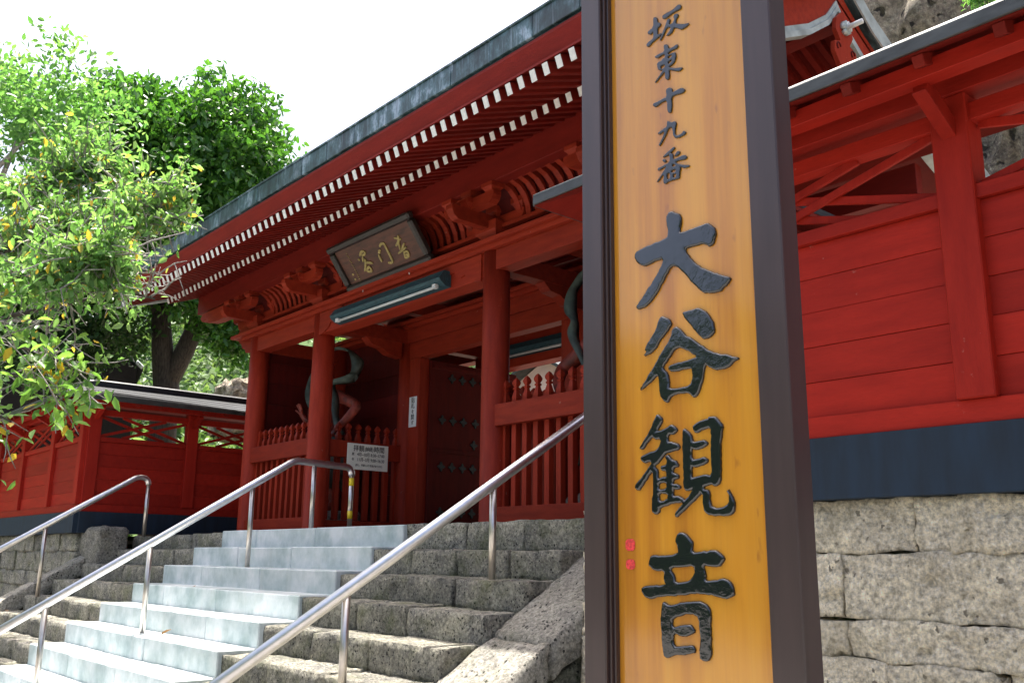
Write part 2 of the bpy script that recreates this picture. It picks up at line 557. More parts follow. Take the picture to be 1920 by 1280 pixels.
def stone(name, lo, hi, mat, parent, seed, amp=.012, rnd_r=.03, res=.06, wander=.0):
    """rough hewn block: subdivided box, rounded edges, noisy faces"""
    lo, hi = Vector(lo), Vector(hi)
    d = hi - lo
    nx, ny, nz = [max(2, min(40, int(round(abs(c) / res)))) for c in d]
    c0 = (lo + hi) / 2
    idx, v, f = {}, [], []
    off = Vector((seed * 13.7, seed * 7.1, seed * 3.3))
    def vert(i, j, k):
        key = (i, j, k)
        if key in idx:
            return idx[key]
        p = Vector((lo.x + d.x * i / nx, lo.y + d.y * j / ny, lo.z + d.z * k / nz))
        q = p.copy()
        wob = Vector((noise.noise(p * 3.1), 0, noise.noise(p * 2.7 + Vector((9, 4, 2))))) * wander + Vector((noise.noise(p * 14), 0, noise.noise(p * 13 + Vector((5, 1, 8))))) * wander * .3
        r = rnd_r * (1 + .8 * noise.noise(p * 5 + off))
        h = d / 2
        inner = Vector([max(-h[a] + r, min(h[a] - r, p[a] - c0[a])) for a in range(3)])
        e = (p - c0) - inner
        if e.length > 1e-6:
            q = c0 + inner + e.normalized() * min(e.length, r)
        nrm = (p - c0)
        nrm = Vector([nrm[a] / max(h[a], 1e-4) for a in range(3)])
        m_ = max(abs(nrm.x), abs(nrm.y), abs(nrm.z))
        nrm = Vector([nrm[a] if abs(nrm[a]) > m_ * .97 else 0 for a in range(3)])
        if nrm.length > 0:
            nrm.normalize()
        dd = noise.fractal(p * 6 + off, 1.0, 2.0, 4) * amp * 1.2 + noise.noise(p * 1.9 + off) * amp + noise.noise(p * 24 + off) * amp * .7
        hole = noise.noise(p * 11 + off * 2)
        if hole > .42:
            dd -= (hole - .42) * amp * 9
        q += nrm * dd + wob
        idx[key] = len(v)
        v.append(q)
        return idx[key]
    for i in range(nx):
        for j in range(ny):
            f.append((vert(i, j, 0), vert(i, j + 1, 0), vert(i + 1, j + 1, 0), vert(i + 1, j, 0)))
            f.append((vert(i, j, nz), vert(i + 1, j, nz), vert(i + 1, j + 1, nz), vert(i, j + 1, nz)))
        for k in range(nz):
            f.append((vert(i, 0, k), vert(i + 1, 0, k), vert(i + 1, 0, k + 1), vert(i, 0, k + 1)))
            f.append((vert(i, ny, k), vert(i, ny, k + 1), vert(i + 1, ny, k + 1), vert(i + 1, ny, k)))
    for j in range(ny):
        for k in range(nz):
            f.append((vert(0, j, k), vert(0, j, k + 1), vert(0, j + 1, k + 1), vert(0, j + 1, k)))
            f.append((vert(nx, j, k), vert(nx, j + 1, k), vert(nx, j + 1, k + 1), vert(nx, j, k + 1)))
    return link(name, mesh(name, v, f, mat, True), parent)

# ------------------------------------------------------------------ ground, courtyard, hills
PLAT = .48                      # platform height (units from the eye)
RISE, TREAD = .326, .545
YP = 8.0                        # front edge of the platform
GZ = 0.0
v = [(-300, -300, GZ), (300, -300, GZ), (300, 300, GZ), (-300, 300, GZ)]
struct(link('ground', mesh('ground', v, [(0, 1, 2, 3)], 'paving')))
cz = zu(PLAT) - .03
y1, y2 = 7.3 * S, 8.1 * S
v = [(-90, y1, cz), (-23.6 * S, y1, cz), (-23.6 * S, 90, cz), (-90, 90, cz),
     (-23.6 * S, y2, cz), (-6.3 * S, y2, cz), (-6.3 * S, 90, cz),
     (-6.3 * S, y1, cz), (60, y1, cz), (60, 90, cz)]
struct(link('courtyard', mesh('courtyard', v, [(0, 1, 2, 3), (4, 5, 6, 2), (7, 8, 9, 6)], 'courtyard_gravel')))

def terrain(name, x0, x1, y0, y1, nx, ny, hfun, mat):
    v, f = [], []
    for j in range(ny + 1):
        for i in range(nx + 1):
            x = x0 + (x1 - x0) * i / nx
            y = y0 + (y1 - y0) * j / ny
            v.append((x, y, hfun(x, y)))
    for j in range(ny):
        for i in range(nx):
            a = j * (nx + 1) + i
            f.append((a, a + 1, a + nx + 2, a + nx + 1))
    return struct(link(name, mesh(name, v, f, mat, True)))
def sstep(a, b, x):
    t = max(0, min(1, (x - a) / (b - a)))
    return t * t * (3 - 2 * t)
def hill_r(r, ang):
    """height of the wooded slope left of and behind the gate, by distance and bearing from the eye"""
    fade = sstep(R_(-38), R_(-60), ang)
    return 1.7 + (6 + 11 * fade) * sstep(27, 62, r) + 1.3 * noise.noise(Vector((r * .11, ang * 9, 3))) * sstep(25, 34, r)
v, f = [], []
NA, NR = 64, 34
for j in range(NR + 1):
    for i in range(NA + 1):
        ang = R_(-118 + 82 * i / NA)
        r = 24 + 76 * j / NR
        v.append((r * math.sin(ang), r * math.cos(ang), hill_r(r, ang)))
for j in range(NR):
    for i in range(NA):
        a = j * (NA + 1) + i
        f.append((a, a + 1, a + NA + 2, a + NA + 1))
struct(link('hill', mesh('hill', v, f, 'hill_green', True)))
def back_h(x, y):
    return -.5 + 11 * sstep(-22, -70, y) + 2.5 * noise.noise(Vector((x * .06, y * .06, 9)))
terrain('unseen_hill', -140, 140, -110, -20, 56, 18, back_h, 'hill_green')  # unseen slope behind the viewer, added as a dark backdrop for reflections and fill

# ------------------------------------------------------------------ stone staircase
stairs = thing('stone_staircase', 'wide old stone staircase of pitted grey blocks leading up to the red gate', 'stairs', U(-15.4, 5, -2.78))
STX0, STX1 = -23.12, -7.86
WX0, WX1 = -17.98, -11.72
sd = 1
jr = random.Random(3)
for n in range(0, 10):
    z1 = PLAT - .045 - n * RISE
    yf = YP + .05 - n * TREAD
    for a, c in ((STX0, WX0 + .03), (WX1 - .03, STX1)):
        if n == 0 and a > -15:
            c = -6.2
        if n == 0 and a < -15:
            a = -23.0
        x = a
        cuts = [a]
        while c - x > 1.35:
            x += jr.uniform(.9, 1.55)
            if c - x > .5:
                cuts.append(x)
        cuts.append(c)
        for i in range(len(cuts) - 1):
            dz = jr.uniform(-.012, .012)
            dy = jr.uniform(-.02, .02)
            if n == 0 and a > -15:
                dz += .05
            stone('step_block', U(cuts[i] + .012, yf + dy, z1 - RISE - .03), U(cuts[i + 1] - .012, yf + TREAD + .12, z1 + dz),
                  'step_stone', stairs, sd, amp=.009, rnd_r=.016, res=.04, wander=.006)
            sd += 1
# cheek stones beside the steps (sheared blocks that follow the slope)
def sheared(name, x0, x1, ya, yb, ztop_off, thick, mat, parent, seed):
    o = stone(name, U(x0, ya, -thick), U(x1, yb, 0), mat, parent, seed, amp=.012, rnd_r=.03, res=.055)
    me = o.data
    k = RISE / TREAD
    for vv in me.vertices:
        yu = vv.co.y / S
        vv.co.z += ((yu - YP) * k + ztop_off) * S
    me.update()
    return o
cheek_z = .16
for x0, x1, seams in ((-7.86, -6.93, [(7.95, 6.52), (6.48, 4.9), (4.86, 3.1)]), (-23.75, -23.1, [(7.42, 6.15), (6.1, 4.3), (4.25, 3.1)])):
    for ya, yb in seams:
        sheared('cheek_stone', x0, x1, yb, ya, cheek_z + rnd.uniform(-.02, .02) + (.39 if x0 < -15 else 0), .42, 'cheek_stone', stairs, sd)
        sd += 1
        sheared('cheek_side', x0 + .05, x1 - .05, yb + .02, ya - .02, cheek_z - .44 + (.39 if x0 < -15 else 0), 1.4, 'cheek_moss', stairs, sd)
        sd += 1
stone('cheek_stone', U(-23.95, 7.05, -.4), U(-22.35, 7.75, .62), 'cheek_stone', stairs, 501, amp=.02, rnd_r=.05, res=.045)

# marble flight laid over the middle
flight = thing('marble_flight', 'pale marble flight of steps laid over the middle of the old stairs', 'stairs', U(-14.85, 5, -2.78))
jr = random.Random(11)
for n in range(0, 10):
    z1 = PLAT - n * RISE
    yf = YP - n * TREAD
    x = WX0
    cuts = [x]
    first = jr.uniform(.9, 2.2)
    x += first
    while WX1 - x > 1.1:
        cuts.append(x)
        x += jr.uniform(1.9, 2.4)
    cuts.append(WX1)
    for i in range(len(cuts) - 1):
        dy = jr.uniform(-.008, .008)
        ubox('marble_slab', cuts[i] + .007, cuts[i + 1] - .007, yf + dy, yf + TREAD + .1, z1 - RISE - .02, z1 + jr.uniform(-.005, .005), 'marble', flight, .009)

# ------------------------------------------------------------------ retaining walls of big tuff blocks
YW = 6.9
def stone_wall(label, x0, x1, ytop, rows, seed0, fixed=None):
    t = thing('stone_wall', label, 'wall', U((x0 + x1) / 2, ytop, -2.78))
    r = random.Random(seed0)
    z = .485
    s = seed0
    for ri, h in enumerate(rows):
        z0 = z - h
        if fixed and ri in fixed:
            cuts = fixed[ri]
        else:
            cuts = [x0]
            while x1 - cuts[-1] > 1.3:
                cuts.append(cuts[-1] + r.uniform(.55, 1.25))
            cuts.append(x1)
        for i in range(len(cuts) - 1):
            dy = r.uniform(-.03, .04)
            stone('wall_block', U(cuts[i] + .003, ytop + dy, z0 + .003), U(cuts[i + 1] - .003, ytop + .7, z - .002),
                  'wall_stone' if x0 > -10 else 'step_stone', t, s, amp=.014, rnd_r=.005, res=.026 if x0 > -10 else .04, wander=.012)
            s += 1
        z = z0
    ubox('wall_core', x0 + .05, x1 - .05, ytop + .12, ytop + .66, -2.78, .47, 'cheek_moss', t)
    return t
stone_wall('retaining wall of pale tuff blocks under the right red fence', -6.9, 3.2, YW - .02, [.40, .50, .30, .45, .5, .55, .6], 900,
           {0: [-6.9, -5.6, -4.45, -3.42, -1.9, -.4, 1.2, 3.2], 1: [-6.9, -5.3, -4.05, -1.55, .4, 3.2], 2: [-6.9, -4.9, -4.02, -2.4, -.6, 1.4, 3.2]})
stone_wall('mossy retaining wall of tuff blocks under the left red fence', -33.5, -23.6, YW + .05, [.42, .5, .36, .5, .5, .5, .5], 1200)

# ------------------------------------------------------------------ red fence walls with little roofs
def fence(label, kind, fixed, a0, a1, posts, boards=True, mitre=(0, 0)):
    """kind F: runs along X facing the viewer; L/R: return wall beside the stairs"""
    def P(s, o, z):
        if kind == 'F':
            return U(s, fixed - o, z)
        return U(fixed + o, s, z) if kind == 'L' else U(fixed - o, s, z)
    def lb(name, s0, s1, o0, o1, z0, z1, mat, par, bev=.003):
        p, q = P(s0, o0, z0), P(s1, o1, z1)
        lo = Vector([min(p[i], q[i]) for i in range(3)])
        hi = Vector([max(p[i], q[i]) for i in range(3)])
        return boxm(name, lo, hi, mat, par, bev)
    t = thing('fence_wall', label, 'fence', P((a0 + a1) / 2, 0, .485))
    hz = 'wall_red'
    lb('base_board', a0, a1, -.16, .10, .49, .98, 'base_blue', t)
    lb('sill', a0, a1, -.12, .065, .981, 1.155, hz, t)
    lb('rail', a0, a1, -.10, .075, 2.632, 2.745, hz, t)
    lb('tie_beam', a0, a1, -.10, .06, 3.26, 3.40, hz, t)
    lb('wall_plate', a0, a1, -.14, .13, 3.48, 3.66, hz, t)
    nb = 5
    bh = (2.63 - 1.157) / nb
    for i in range(len(posts) - 1):
        p0, p1 = posts[i], posts[i + 1]
        for k in range(nb):
            lb('board', p0 + .1, p1 - .1, -.05, .012 + .006 * ((k * 7 + i) % 3), 1.157 + k * bh + .0015, 1.157 + (k + 1) * bh - .002, hz, t, .002)
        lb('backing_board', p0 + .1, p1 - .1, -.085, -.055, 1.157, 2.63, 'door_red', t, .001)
        # crossed braces in the open strip
        w = p1 - p0
        for q, (u0, u1) in enumerate([(.05, .72), (.28, .95)]):
            for dirn in (0, 1):
                z0_, z1_ = (2.75, 3.255) if dirn == 0 else (3.255, 2.75)
                o_ = -.01 - .045 * dirn
                beam('brace', P(p0 + u0 * w, o_, z0_), P(p0 + u1 * w, o_, z1_), .022, .042, 'wall_red_v', t)
    for p in posts:
        lb('post', p - .14, p + .14, -.13, .11, 1.156, 3.479, 'wall_red_v', t, .006)
        # knee bracket carrying the eave purlin
        o = beam('knee_brace', P(p, .08, 3.2), P(p, .52, 3.43), .065, .085, 'wall_red_v', t)
    lb('eave_purlin', a0, a1, .46, .62, 3.43, 3.565, hz, t)
    # roof: under-boards, rafters, sheet roof, fascia and ridge
    ez, rz, eo = 3.50, 3.86, .86
    def slope(o_):
        return ez + (rz - ez) * (eo - o_) / eo
    m0, m1 = mitre
    for sgn in (1, -1):
        nm = 'soffit' if sgn > 0 else 'rear_soffit'
        q = [P(a0 - m0 * eo * (1 if sgn > 0 else -1), sgn * eo, ez), P(a1 + m1 * eo * (1 if sgn > 0 else -1), sgn * eo, ez), P(a1, 0, rz), P(a0, 0, rz)]
        th = Vector((0, 0, .03))
        vv = [x for x in q] + [x + th for x in q]
        ff = [(0, 1, 2, 3), (7, 6, 5, 4), (0, 4, 5, 1), (1, 5, 6, 2), (2, 6, 7, 3), (3, 7, 4, 0)]
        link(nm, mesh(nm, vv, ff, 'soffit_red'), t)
        q2 = [x + Vector((0, 0, .034)) for x in q]
        vv = q2 + [x + Vector((0, 0, .03)) for x in q2]
        link('roof_sheet', mesh('roof_sheet', vv, ff, 'roof_grey'), t)
        # roofing courses: thin lapped strips
        for k in range(5):
            oa = eo * (1 - k / 5)
            ob = eo * (1 - (k + .9) / 5)
            e0, e1 = m0 * oa * sgn, m1 * oa * sgn
            za, zb = slope(oa) + .108, slope(ob) + .104
            vv = [P(a0 - e0, sgn * oa, za), P(a1 + e1, sgn * oa, za), P(a1 + m1 * ob * sgn, sgn * ob, zb), P(a0 - m0 * ob * sgn, sgn * ob, zb)]
            vv += [x + Vector((0, 0, .014)) for x in vv]
            link('roof_course', mesh('roof_course', vv, ff, 'roof_grey'), t)
    e0, e1 = m0 * eo, m1 * eo
    lb('fascia', a0 - e0, a1 + e1, eo + .003, eo + .03, 3.505, 3.612, 'eave_metal', t)
    lb('ridge_cap', a0, a1, -.13, .13, 3.90, 4.10, 'roof_grey', t, .02)
    s = a0 + .3
    while s < a1:
        beam('rafter', P(s, eo - .1, ez - .01), P(s, .15, slope(.15) - .035), .05, .055, 'soffit_red', t)
        s += .56
    return t
fence('red boarded fence with lattice strip and eave standing on the right stone wall', 'F', YW, -5.85, 3.6, [-5.75, -2.86, .3, 3.5], mitre=(1, 0))
fence('red boarded fence on the far left above the mossy wall', 'F', YW, -34.4, -23.5, [-34.2, -31.4, -28.74, -25.95, -23.62], mitre=(0, 1))
fence('dark red return fence between left corner post and gate', 'L', -23.5, 6.9, 13.0, [7.04, 9.43, 11.8, 12.9], mitre=(1, 0))
fence('red return fence behind the tall wooden sign, right of the gate', 'R', -5.85, 6.9, 13.0, [7.04, 9.43, 11.8, 12.9], mitre=(1, 0))

# ------------------------------------------------------------------ the gate
gate = thing('temple_gate', 'red wooden temple gate with wide eaves, white rafter ends and open middle bay', 'gate', U(-14.83, 9.86, PLAT))
YC, YM, YB = 9.86, 12.1, 14.34
CXA, CXB, CXC, CXD = -20.82, -17.74, -11.91, -8.83
GC = -14.83
cr = .235 * S
for yy in (YC, YM, YB):
    for cx in (CXA, CXB, CXC, CXD):
        h = (5.2 - PLAT) * S
        lathe('column', [(cr * 1.12, 0), (cr * 1.12, .03), (cr, .04), (cr, h * .6), (cr * .97, h)], 'gate_red', gate, U(cx, yy, PLAT), 28)
# plates and head beams along the three rows
for yy in (YC, YM, YB):
    ubox('plate', CXA - .95, CXD + .95, yy - .36, yy + .36, 5.205, 5.285, 'gate_red_h', gate)
    ubox('under_plate', CXA - .5, CXD + .5, yy - .27, yy + .27, 5.12, 5.204, 'gate_red_h', gate)
for yy in (YC, YB):
    for a, c in ((CXA, CXB), (CXC, CXD)):
        ubox('head_beam', a + .1, c - .1, yy - .16, yy + .16, 4.77, 5.119, 'gate_red_h', gate)
    ubox('head_beam', CXB + .1, CXC - .1, yy - .19, yy + .19, 4.66, 5.118, 'gate_red_h', gate)
    for cx, sg in ((CXA, -1), (CXD, 1)):
        # projecting carved beam noses at the corners
        poly = [(0, 4.80), (.5, 4.84), (.62, 4.95), (.78, 4.98), (.86, 5.1), (1.02, 5.16), (1.12, 5.3), (1.10, 5.44), (.9, 5.5), (0, 5.5)]
        pm = [((cx + sg * (u * .8 + .1)) * S, zu(v_)) for u, v_ in poly]
        prism('beam_nose', pm, 'Y', (yy - .14) * S, (yy + .14) * S, 'gate_red_h', gate)
    # scroll brackets under the middle beam
    for cx, sg in ((CXB, 1), (CXC, -1)):
        poly = [(0, 5.10), (.9, 5.10), (.98, 5.02), (.88, 4.93), (.76, 4.95), (.7, 4.86), (.58, 4.80), (.46, 4.84), (.38, 4.74), (.2, 4.66), (0, 4.62)]
        pm = [((cx + sg * (u + .16)) * S, zu(v_)) for u, v_ in poly]
        prism('scroll_bracket', pm, 'Y', (yy - .225) * S, (yy - .192) * S, 'gate_red_h', gate)
# depth beams and stepped bracket heads inside the bays
for cx in (CXA, CXB, CXC, CXD):
    ubox('cross_beam', cx - .15, cx + .15, YC + .2, YB - .2, 4.80, 5.115, 'gate_red_h', gate)
    ubox('cross_beam', cx - .13, cx + .13, YC + .2, YB - .2, 5.55, 5.9, 'gate_red_h', gate)
for cx in (CXB, CXC):
    for yy in (YM - .3,):
        poly = [(0, 4.45), (-.35, 4.5), (-.55, 4.62), (-.8, 4.66), (-.95, 4.8), (0, 4.8)]
        prism('arm_bracket', [((yy + u) * S, zu(v_)) for u, v_ in poly], 'X', (cx - .12) * S, (cx + .12) * S, 'gate_red_h', gate)
# door bay: lintels, jambs, threshold, leaves
ubox('lintel', CXB, CXC, YM - .18, YM + .18, 4.80, 5.118, 'gate_red_h', gate)
ubox('lintel', CXB + .2, CXC - .2, YM - .14, YM + .14, 4.42, 4.797, 'gate_red_h', gate)
ubox('threshold', CXB + .2, CXC - .2, YM - .16, YM + .16, PLAT, PLAT + .12, 'gate_red_h', gate)
for sg, cx in ((1, CXB), (-1, CXC)):
    x0, x1 = cx + sg * .22, cx + sg * .62
    ubox('jamb', min(x0, x1), max(x0, x1), YM - .13, YM + .13, PLAT + .12, 4.418, 'gate_red', gate)
    xd = cx + sg * .62
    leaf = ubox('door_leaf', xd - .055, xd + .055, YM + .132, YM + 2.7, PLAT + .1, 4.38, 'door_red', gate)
    for (rz_, ys) in ((4.02, (.55, .85, 1.15, 1.45, 1.75, 2.05)), (3.05, (.3, .6, .9, 1.25, 1.55, 1.85, 2.15)), (2.55, (1.22,)), (2.0, (.3, .6, .9, 1.2, 1.5, 1.8, 2.1)), (1.0, (.3, .6, .9, 1.2, 1.5, 1.8))):
        for dy in ys:
            # four-lobed iron stud
            pts = []
            for k in range(16):
                a = 2 * math.pi * k / 16
                rr_ = (.078 + .03 * math.cos(4 * a)) * S
                pts.append(((YM + .18 + dy) * S + rr_ * math.cos(a), zu(rz_) + rr_ * math.sin(a) * 1.05))
            fx = (xd + sg * .057) * S
            prism('door_stud', pts, 'X', fx, fx + sg * .018, 'dark_iron', leaf)
    for zz_ in (.6, 2.3, 4.2):
        ubox('door_batten', xd + sg * .056, xd + sg * .085, YM + .2, YM + 2.68, zz_, zz_ + .1, 'door_red', leaf)
# statue bays: rear boards, side boards
def board_panel(x0, x1, y0, y1, z0, z1, along):
    n = 10
    for k in range(n):
        a = z0 + (z1 - z0) * k / n
        c = z0 + (z1 - z0) * (k + 1) / n
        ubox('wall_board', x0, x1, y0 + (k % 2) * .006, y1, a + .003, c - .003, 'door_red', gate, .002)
board_panel(CXA + .2, CXB - .2, YM + .02, YM + .08, PLAT, 5.115, 'X')
board_panel(CXC + .2, CXD - .2, YM + .02, YM + .08, PLAT, 5.115, 'X')
for cx in (CXA, CXD):
    for y0, y1 in ((YC + .2, YM - .2), (YM + .2, YB - .2)):
        for k in range(9):
            a = PLAT + (5.1 - PLAT) * k / 9
            c = PLAT + (5.1 - PLAT) * (k + 1) / 9
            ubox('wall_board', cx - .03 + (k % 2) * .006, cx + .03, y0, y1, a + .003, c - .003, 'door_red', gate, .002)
# ceiling
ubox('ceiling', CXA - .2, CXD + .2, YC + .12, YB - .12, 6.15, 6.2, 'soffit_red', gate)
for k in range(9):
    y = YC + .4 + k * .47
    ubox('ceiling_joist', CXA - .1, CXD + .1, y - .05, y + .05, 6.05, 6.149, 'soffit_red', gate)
# picket screens
def picket_mesh():
    wv, hv = .105 * S, (2.62 - .8) * S
    hw_ = wv / 2
    prof = [(hw_, 0), (hw_, hv - .03), (hw_ * .92, hv - .022), (hw_ * .5, hv + .035), (hw_ * .78, hv + .045), (hw_ * .78, hv + .055), (hw_ * .48, hv + .066), (hw_ * .9, hv + .092), (hw_ * .95, hv + .112), (hw_ * .6, hv + .138), (.003, hv + .158)]
    v, f = [], []
    for r, z in prof:
        for sx, sy in ((-1, -1), (1, -1), (1, 1), (-1, 1)):
            v.append((r * sx, r * sy, z))
    for j in range(len(prof) - 1):
        for i in range(4):
            k = (i + 1) % 4
            f.append((j * 4 + i, j * 4 + k, (j + 1) * 4 + k, (j + 1) * 4 + i))
    return mesh('picket', v, f, 'gate_red')
PICK = picket_mesh()
def screen(kind, fixed, a0, a1, n, sgn):
    """rails + pickets; F across the front, S along the passage"""
    if kind == 'F':
        rail = ubox('screen_rail', a0, a1, fixed - .15, fixed - .03, 2.11, 2.465, 'gate_red_h', gate)
        ubox('bottom_board', a0, a1, fixed - .17, fixed + .05, PLAT, .81, 'gate_red_h', gate)
    else:
        rail = ubox('screen_rail', fixed + sgn * .03 - .06, fixed + sgn * .03 + .06, a0, a1, 2.09, 2.45, 'gate_red', gate)
        ubox('bottom_board', fixed - .1, fixed + .1, a0, a1, PLAT, .76, 'gate_red', gate)
    for i in range(n):
        s = a0 + (a1 - a0) * (i + .55) / n
        p = U(s, fixed + .035, .8) if kind == 'F' else U(fixed - sgn * .1, s, .78)
        link('picket', PICK, rail, Matrix.Translation(p))
screen('F', YC, CXA + .12, CXB - .1, 11, 1)
screen('F', YC, CXC + .1, CXD - .12, 11, 1)
screen('S', CXB, YC + .15, YM - .12, 8, 1)
screen('S', CXC, YC + .15, YM - .12, 8, -1)

# bracket sets over the columns
def arm_poly(L, h, c):
    k = h * .55
    return [(-L / 2, h), (-L / 2, h - k * .6), (-L / 2 + k * .35, h * .28), (-L / 2 + k, 0), (L / 2 - k, 0), (L / 2 - k * .35, h * .28), (L / 2, h - k * .6), (L / 2, h)]
def bearing(name, x, y, z, w, h, par):
    """bearing block with the waisted lower half"""
    prof = [(.62, 0), (.66, .12), (.82, .34), (1, .5), (1, 1)]
    v, f = [], []
    for r, t in prof:
        for sx, sy in ((-1, -1), (1, -1), (1, 1), (-1, 1)):
            v.append(U(x + sx * w * r / 2, y + sy * w * r / 2, z + t * h))
    for j in range(len(prof) - 1):
        for i in range(4):
            k = (i + 1) % 4
            f.append((j * 4 + i, j * 4 + k, (j + 1) * 4 + k, (j + 1) * 4 + i))
    f.append((3, 2, 1, 0))
    n = (len(prof) - 1) * 4
    f.append((n, n + 1, n + 2, n + 3))
    return link(name, mesh(name, v, f, 'gate_red_h'), par)
YO = 9.28      # outer purlin line
def arm(name, x, y, z, L, h, w, along, par):
    pl = arm_poly(L, h, 0)
    if along == 'X':
        return prism(name, [((x + u) * S, zu(z + q)) for u, q in pl], 'Y', (y - w / 2) * S, (y + w / 2) * S, 'gate_red_h', par)
    return prism(name, [((y + u) * S, zu(z + q)) for u, q in pl], 'X', (x - w / 2) * S, (x + w / 2) * S, 'gate_red_h', par)
def bracket(x, corner=0, nose=True):
    root = bearing('bracket_set', x, YC, 5.286, .56, .34, gate)
    arm('bracket_arm', x, YC, 5.50, 1.55, .24, .17, 'X', root)
    arm('bracket_arm', x, YC - .28, 5.502, 1.55, .24, .17, 'Y', root)
    for u in (-.66, 0, .66):
        bearing('bearing_block', x + u, YC, 5.742, .30, .19, root)
    arm('bracket_arm', x, YC, 5.932, 2.1, .2, .17, 'X', root)
    bearing('bearing_block', x, YO - .05, 5.744, .30, .17, root)
    # outer arm under the eave purlin
    arm('bracket_arm', x, YO, 5.72, 1.35, .2, .17, 'X', root)
    for u in (-.55, 0, .55):
        bearing('bearing_block', x + u, YO, 5.921, .27, .14, root)
    # beak-like nose in front
    poly = [(YO + .1, 5.60), (YO - .18, 5.58), (YO - .30, 5.66), (YO - .26, 5.72), (YO - .34, 5.80), (YO - .2, 5.88), (YO + .1, 5.9)]
    if nose:
        prism('bracket_nose', [(a * S, zu(c)) for a, c in poly], 'X', (x - .08) * S, (x + .08) * S, 'gate_red_h', root)
    if corner:
        arm('bracket_arm', x + corner * .3, YO, 5.722, 2.1, .2, .168, 'X', root)
        for u, zz_ in ((.75, 5.5), (1.15, 5.72)):
            bearing('bearing_block', x + corner * u, YC, zz_ + .24, .3, .18, root)
            arm('bracket_arm', x + corner * u * .8, YC, zz_ + .003, 1.2, .238, .166, 'X', root)
        poly = [(0, 6.0), (1.5, 6.0), (1.62, 5.9), (1.5, 5.8), (1.2, 5.82), (1.05, 5.7), (.6, 5.66), (0, 5.66)]
        prism('beam_nose', [((x + corner * (.5 + u)) * S, zu(q)) for u, q in poly], 'Y', (YO - .11) * S, (YO + .11) * S, 'gate_red_h', root)
    return root
bracket(CXA, -1)
bracket(CXB)
bracket(CXC)
bracket(CXD, 1)
# frieze boards behind the brackets, ribbed coving between them
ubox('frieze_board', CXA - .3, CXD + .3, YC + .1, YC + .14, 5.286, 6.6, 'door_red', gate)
ubox('coving_rail', CXA - 1.0, CXD + 1.0, YC - .14, YC - .02, 5.49, 5.56, 'gate_red_h', gate)
rib_pts = [(YC - .06, 5.56), (YC - .10, 5.74), (YC - .18, 5.89), (YC - .30, 6.00), (YO + .08, 6.07)]
def rib(x):
    w = .055
    poly = rib_pts + [(a, c + .1) for a, c in rib_pts[::-1]]
    prism('coving_rib', [(a * S, zu(c)) for a, c in poly], 'X', (x - w) * S, (x + w) * S, 'gate_red_h', gate)
for a, c in ((CXA, CXB), (CXB, CXC), (CXC, CXD)):
    n = max(4, int((c - a - 1.1) / .21))
    for i in range(n):
        rib(a + .55 + (c - a - 1.1) * (i + .5) / n)
v = [(CXA * S - .5, (a + .05) * S, zu(c + .1)) for a, c in rib_pts] + [(CXD * S + .5, (a + .05) * S, zu(c + .1)) for a, c in rib_pts]
link('coving_board', mesh('coving_board', v, [(i, i + 1, i + 6, i + 5) for i in range(4)], 'door_red'), gate)

# eave: purlin, two rows of white-tipped rafters, boards, copper fascia, roof
XL, XR = -23.45, -6.6
ubox('eave_purlin', XL + .25, XR - .25, YO - .1, YO + .16, 6.06, 6.62, 'soffit_red', gate)
ubox('wall_purlin', XL + .25, XR - .25, YC - .16, YC + .16, 6.55, 6.95, 'soffit_red', gate)
Y1, Y2 = 7.3, 8.386
Z1c, Z2c = .8225 * Y1, .7515 * Y2
PIT = math.tan(R_(21))
sp = .2386
x = GC - int((GC - XL - .15) / sp) * sp
rw, rh1, rh2 = .098 * S, .155 * S, .19 * S
rdir = Vector((0, 1, PIT)).normalized()
upv = Vector((0, -PIT, 1)).normalized()
L1 = (9.2 - Y1) * S / rdir.y
L2 = (10.6 - Y2) * S / rdir.y
me1 = box_mesh(L1, rw, rh1, .002, 'soffit_red')
me2 = box_mesh(L2, rw, rh2, .002, 'soffit_red')
tip1 = box_mesh(.006, rw * .99, rh1 * .99, .001, 'white_paint')
tip2 = box_mesh(.006, rw * .99, rh2 * .99, .001, 'white_paint')
rot = Matrix.Identity(4)
for i in range(3):
    rot[i][0], rot[i][1], rot[i][2] = rdir[i], upv.cross(rdir)[i], upv[i]
for row, (yy, zz_, L_, me_, tp) in enumerate(((Y1, Z1c, L1, me1, tip1), (Y2, Z2c, L2, me2, tip2))):
    xx = x
    while xx < XR - .1:
        p0 = U(xx, yy, zz_)
        r_ = link('rafter', me_, gate, Matrix.Translation(p0 + rdir * (L_ / 2)) @ rot)
        link('rafter_tip', tp, r_, Matrix.Translation(p0 - rdir * .0032) @ rot)
        xx += sp
def slab(name, x0, x1, pts, th, mat, par):
    """sheet following (y,z) points, th thick upwards"""
    poly = [(a * S, zu(c)) for a, c in pts] + [(a * S, zu(c) + th) for a, c in pts[::-1]]
    return prism(name, poly, 'X', x0 * S, x1 * S, mat, par)
h1 = .155 / 2 / math.cos(R_(21))
h2 = .19 / 2 / math.cos(R_(21))
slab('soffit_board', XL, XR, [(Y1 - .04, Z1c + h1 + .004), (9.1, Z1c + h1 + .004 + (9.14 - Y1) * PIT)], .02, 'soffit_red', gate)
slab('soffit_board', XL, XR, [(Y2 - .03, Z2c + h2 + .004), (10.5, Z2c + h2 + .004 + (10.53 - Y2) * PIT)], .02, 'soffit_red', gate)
ubox('eave_batten', XL, XR, Y2 - .08, Y2 + .1, Z2c + h2 + .04, Z2c + h2 + .115, 'gate_red_h', gate)
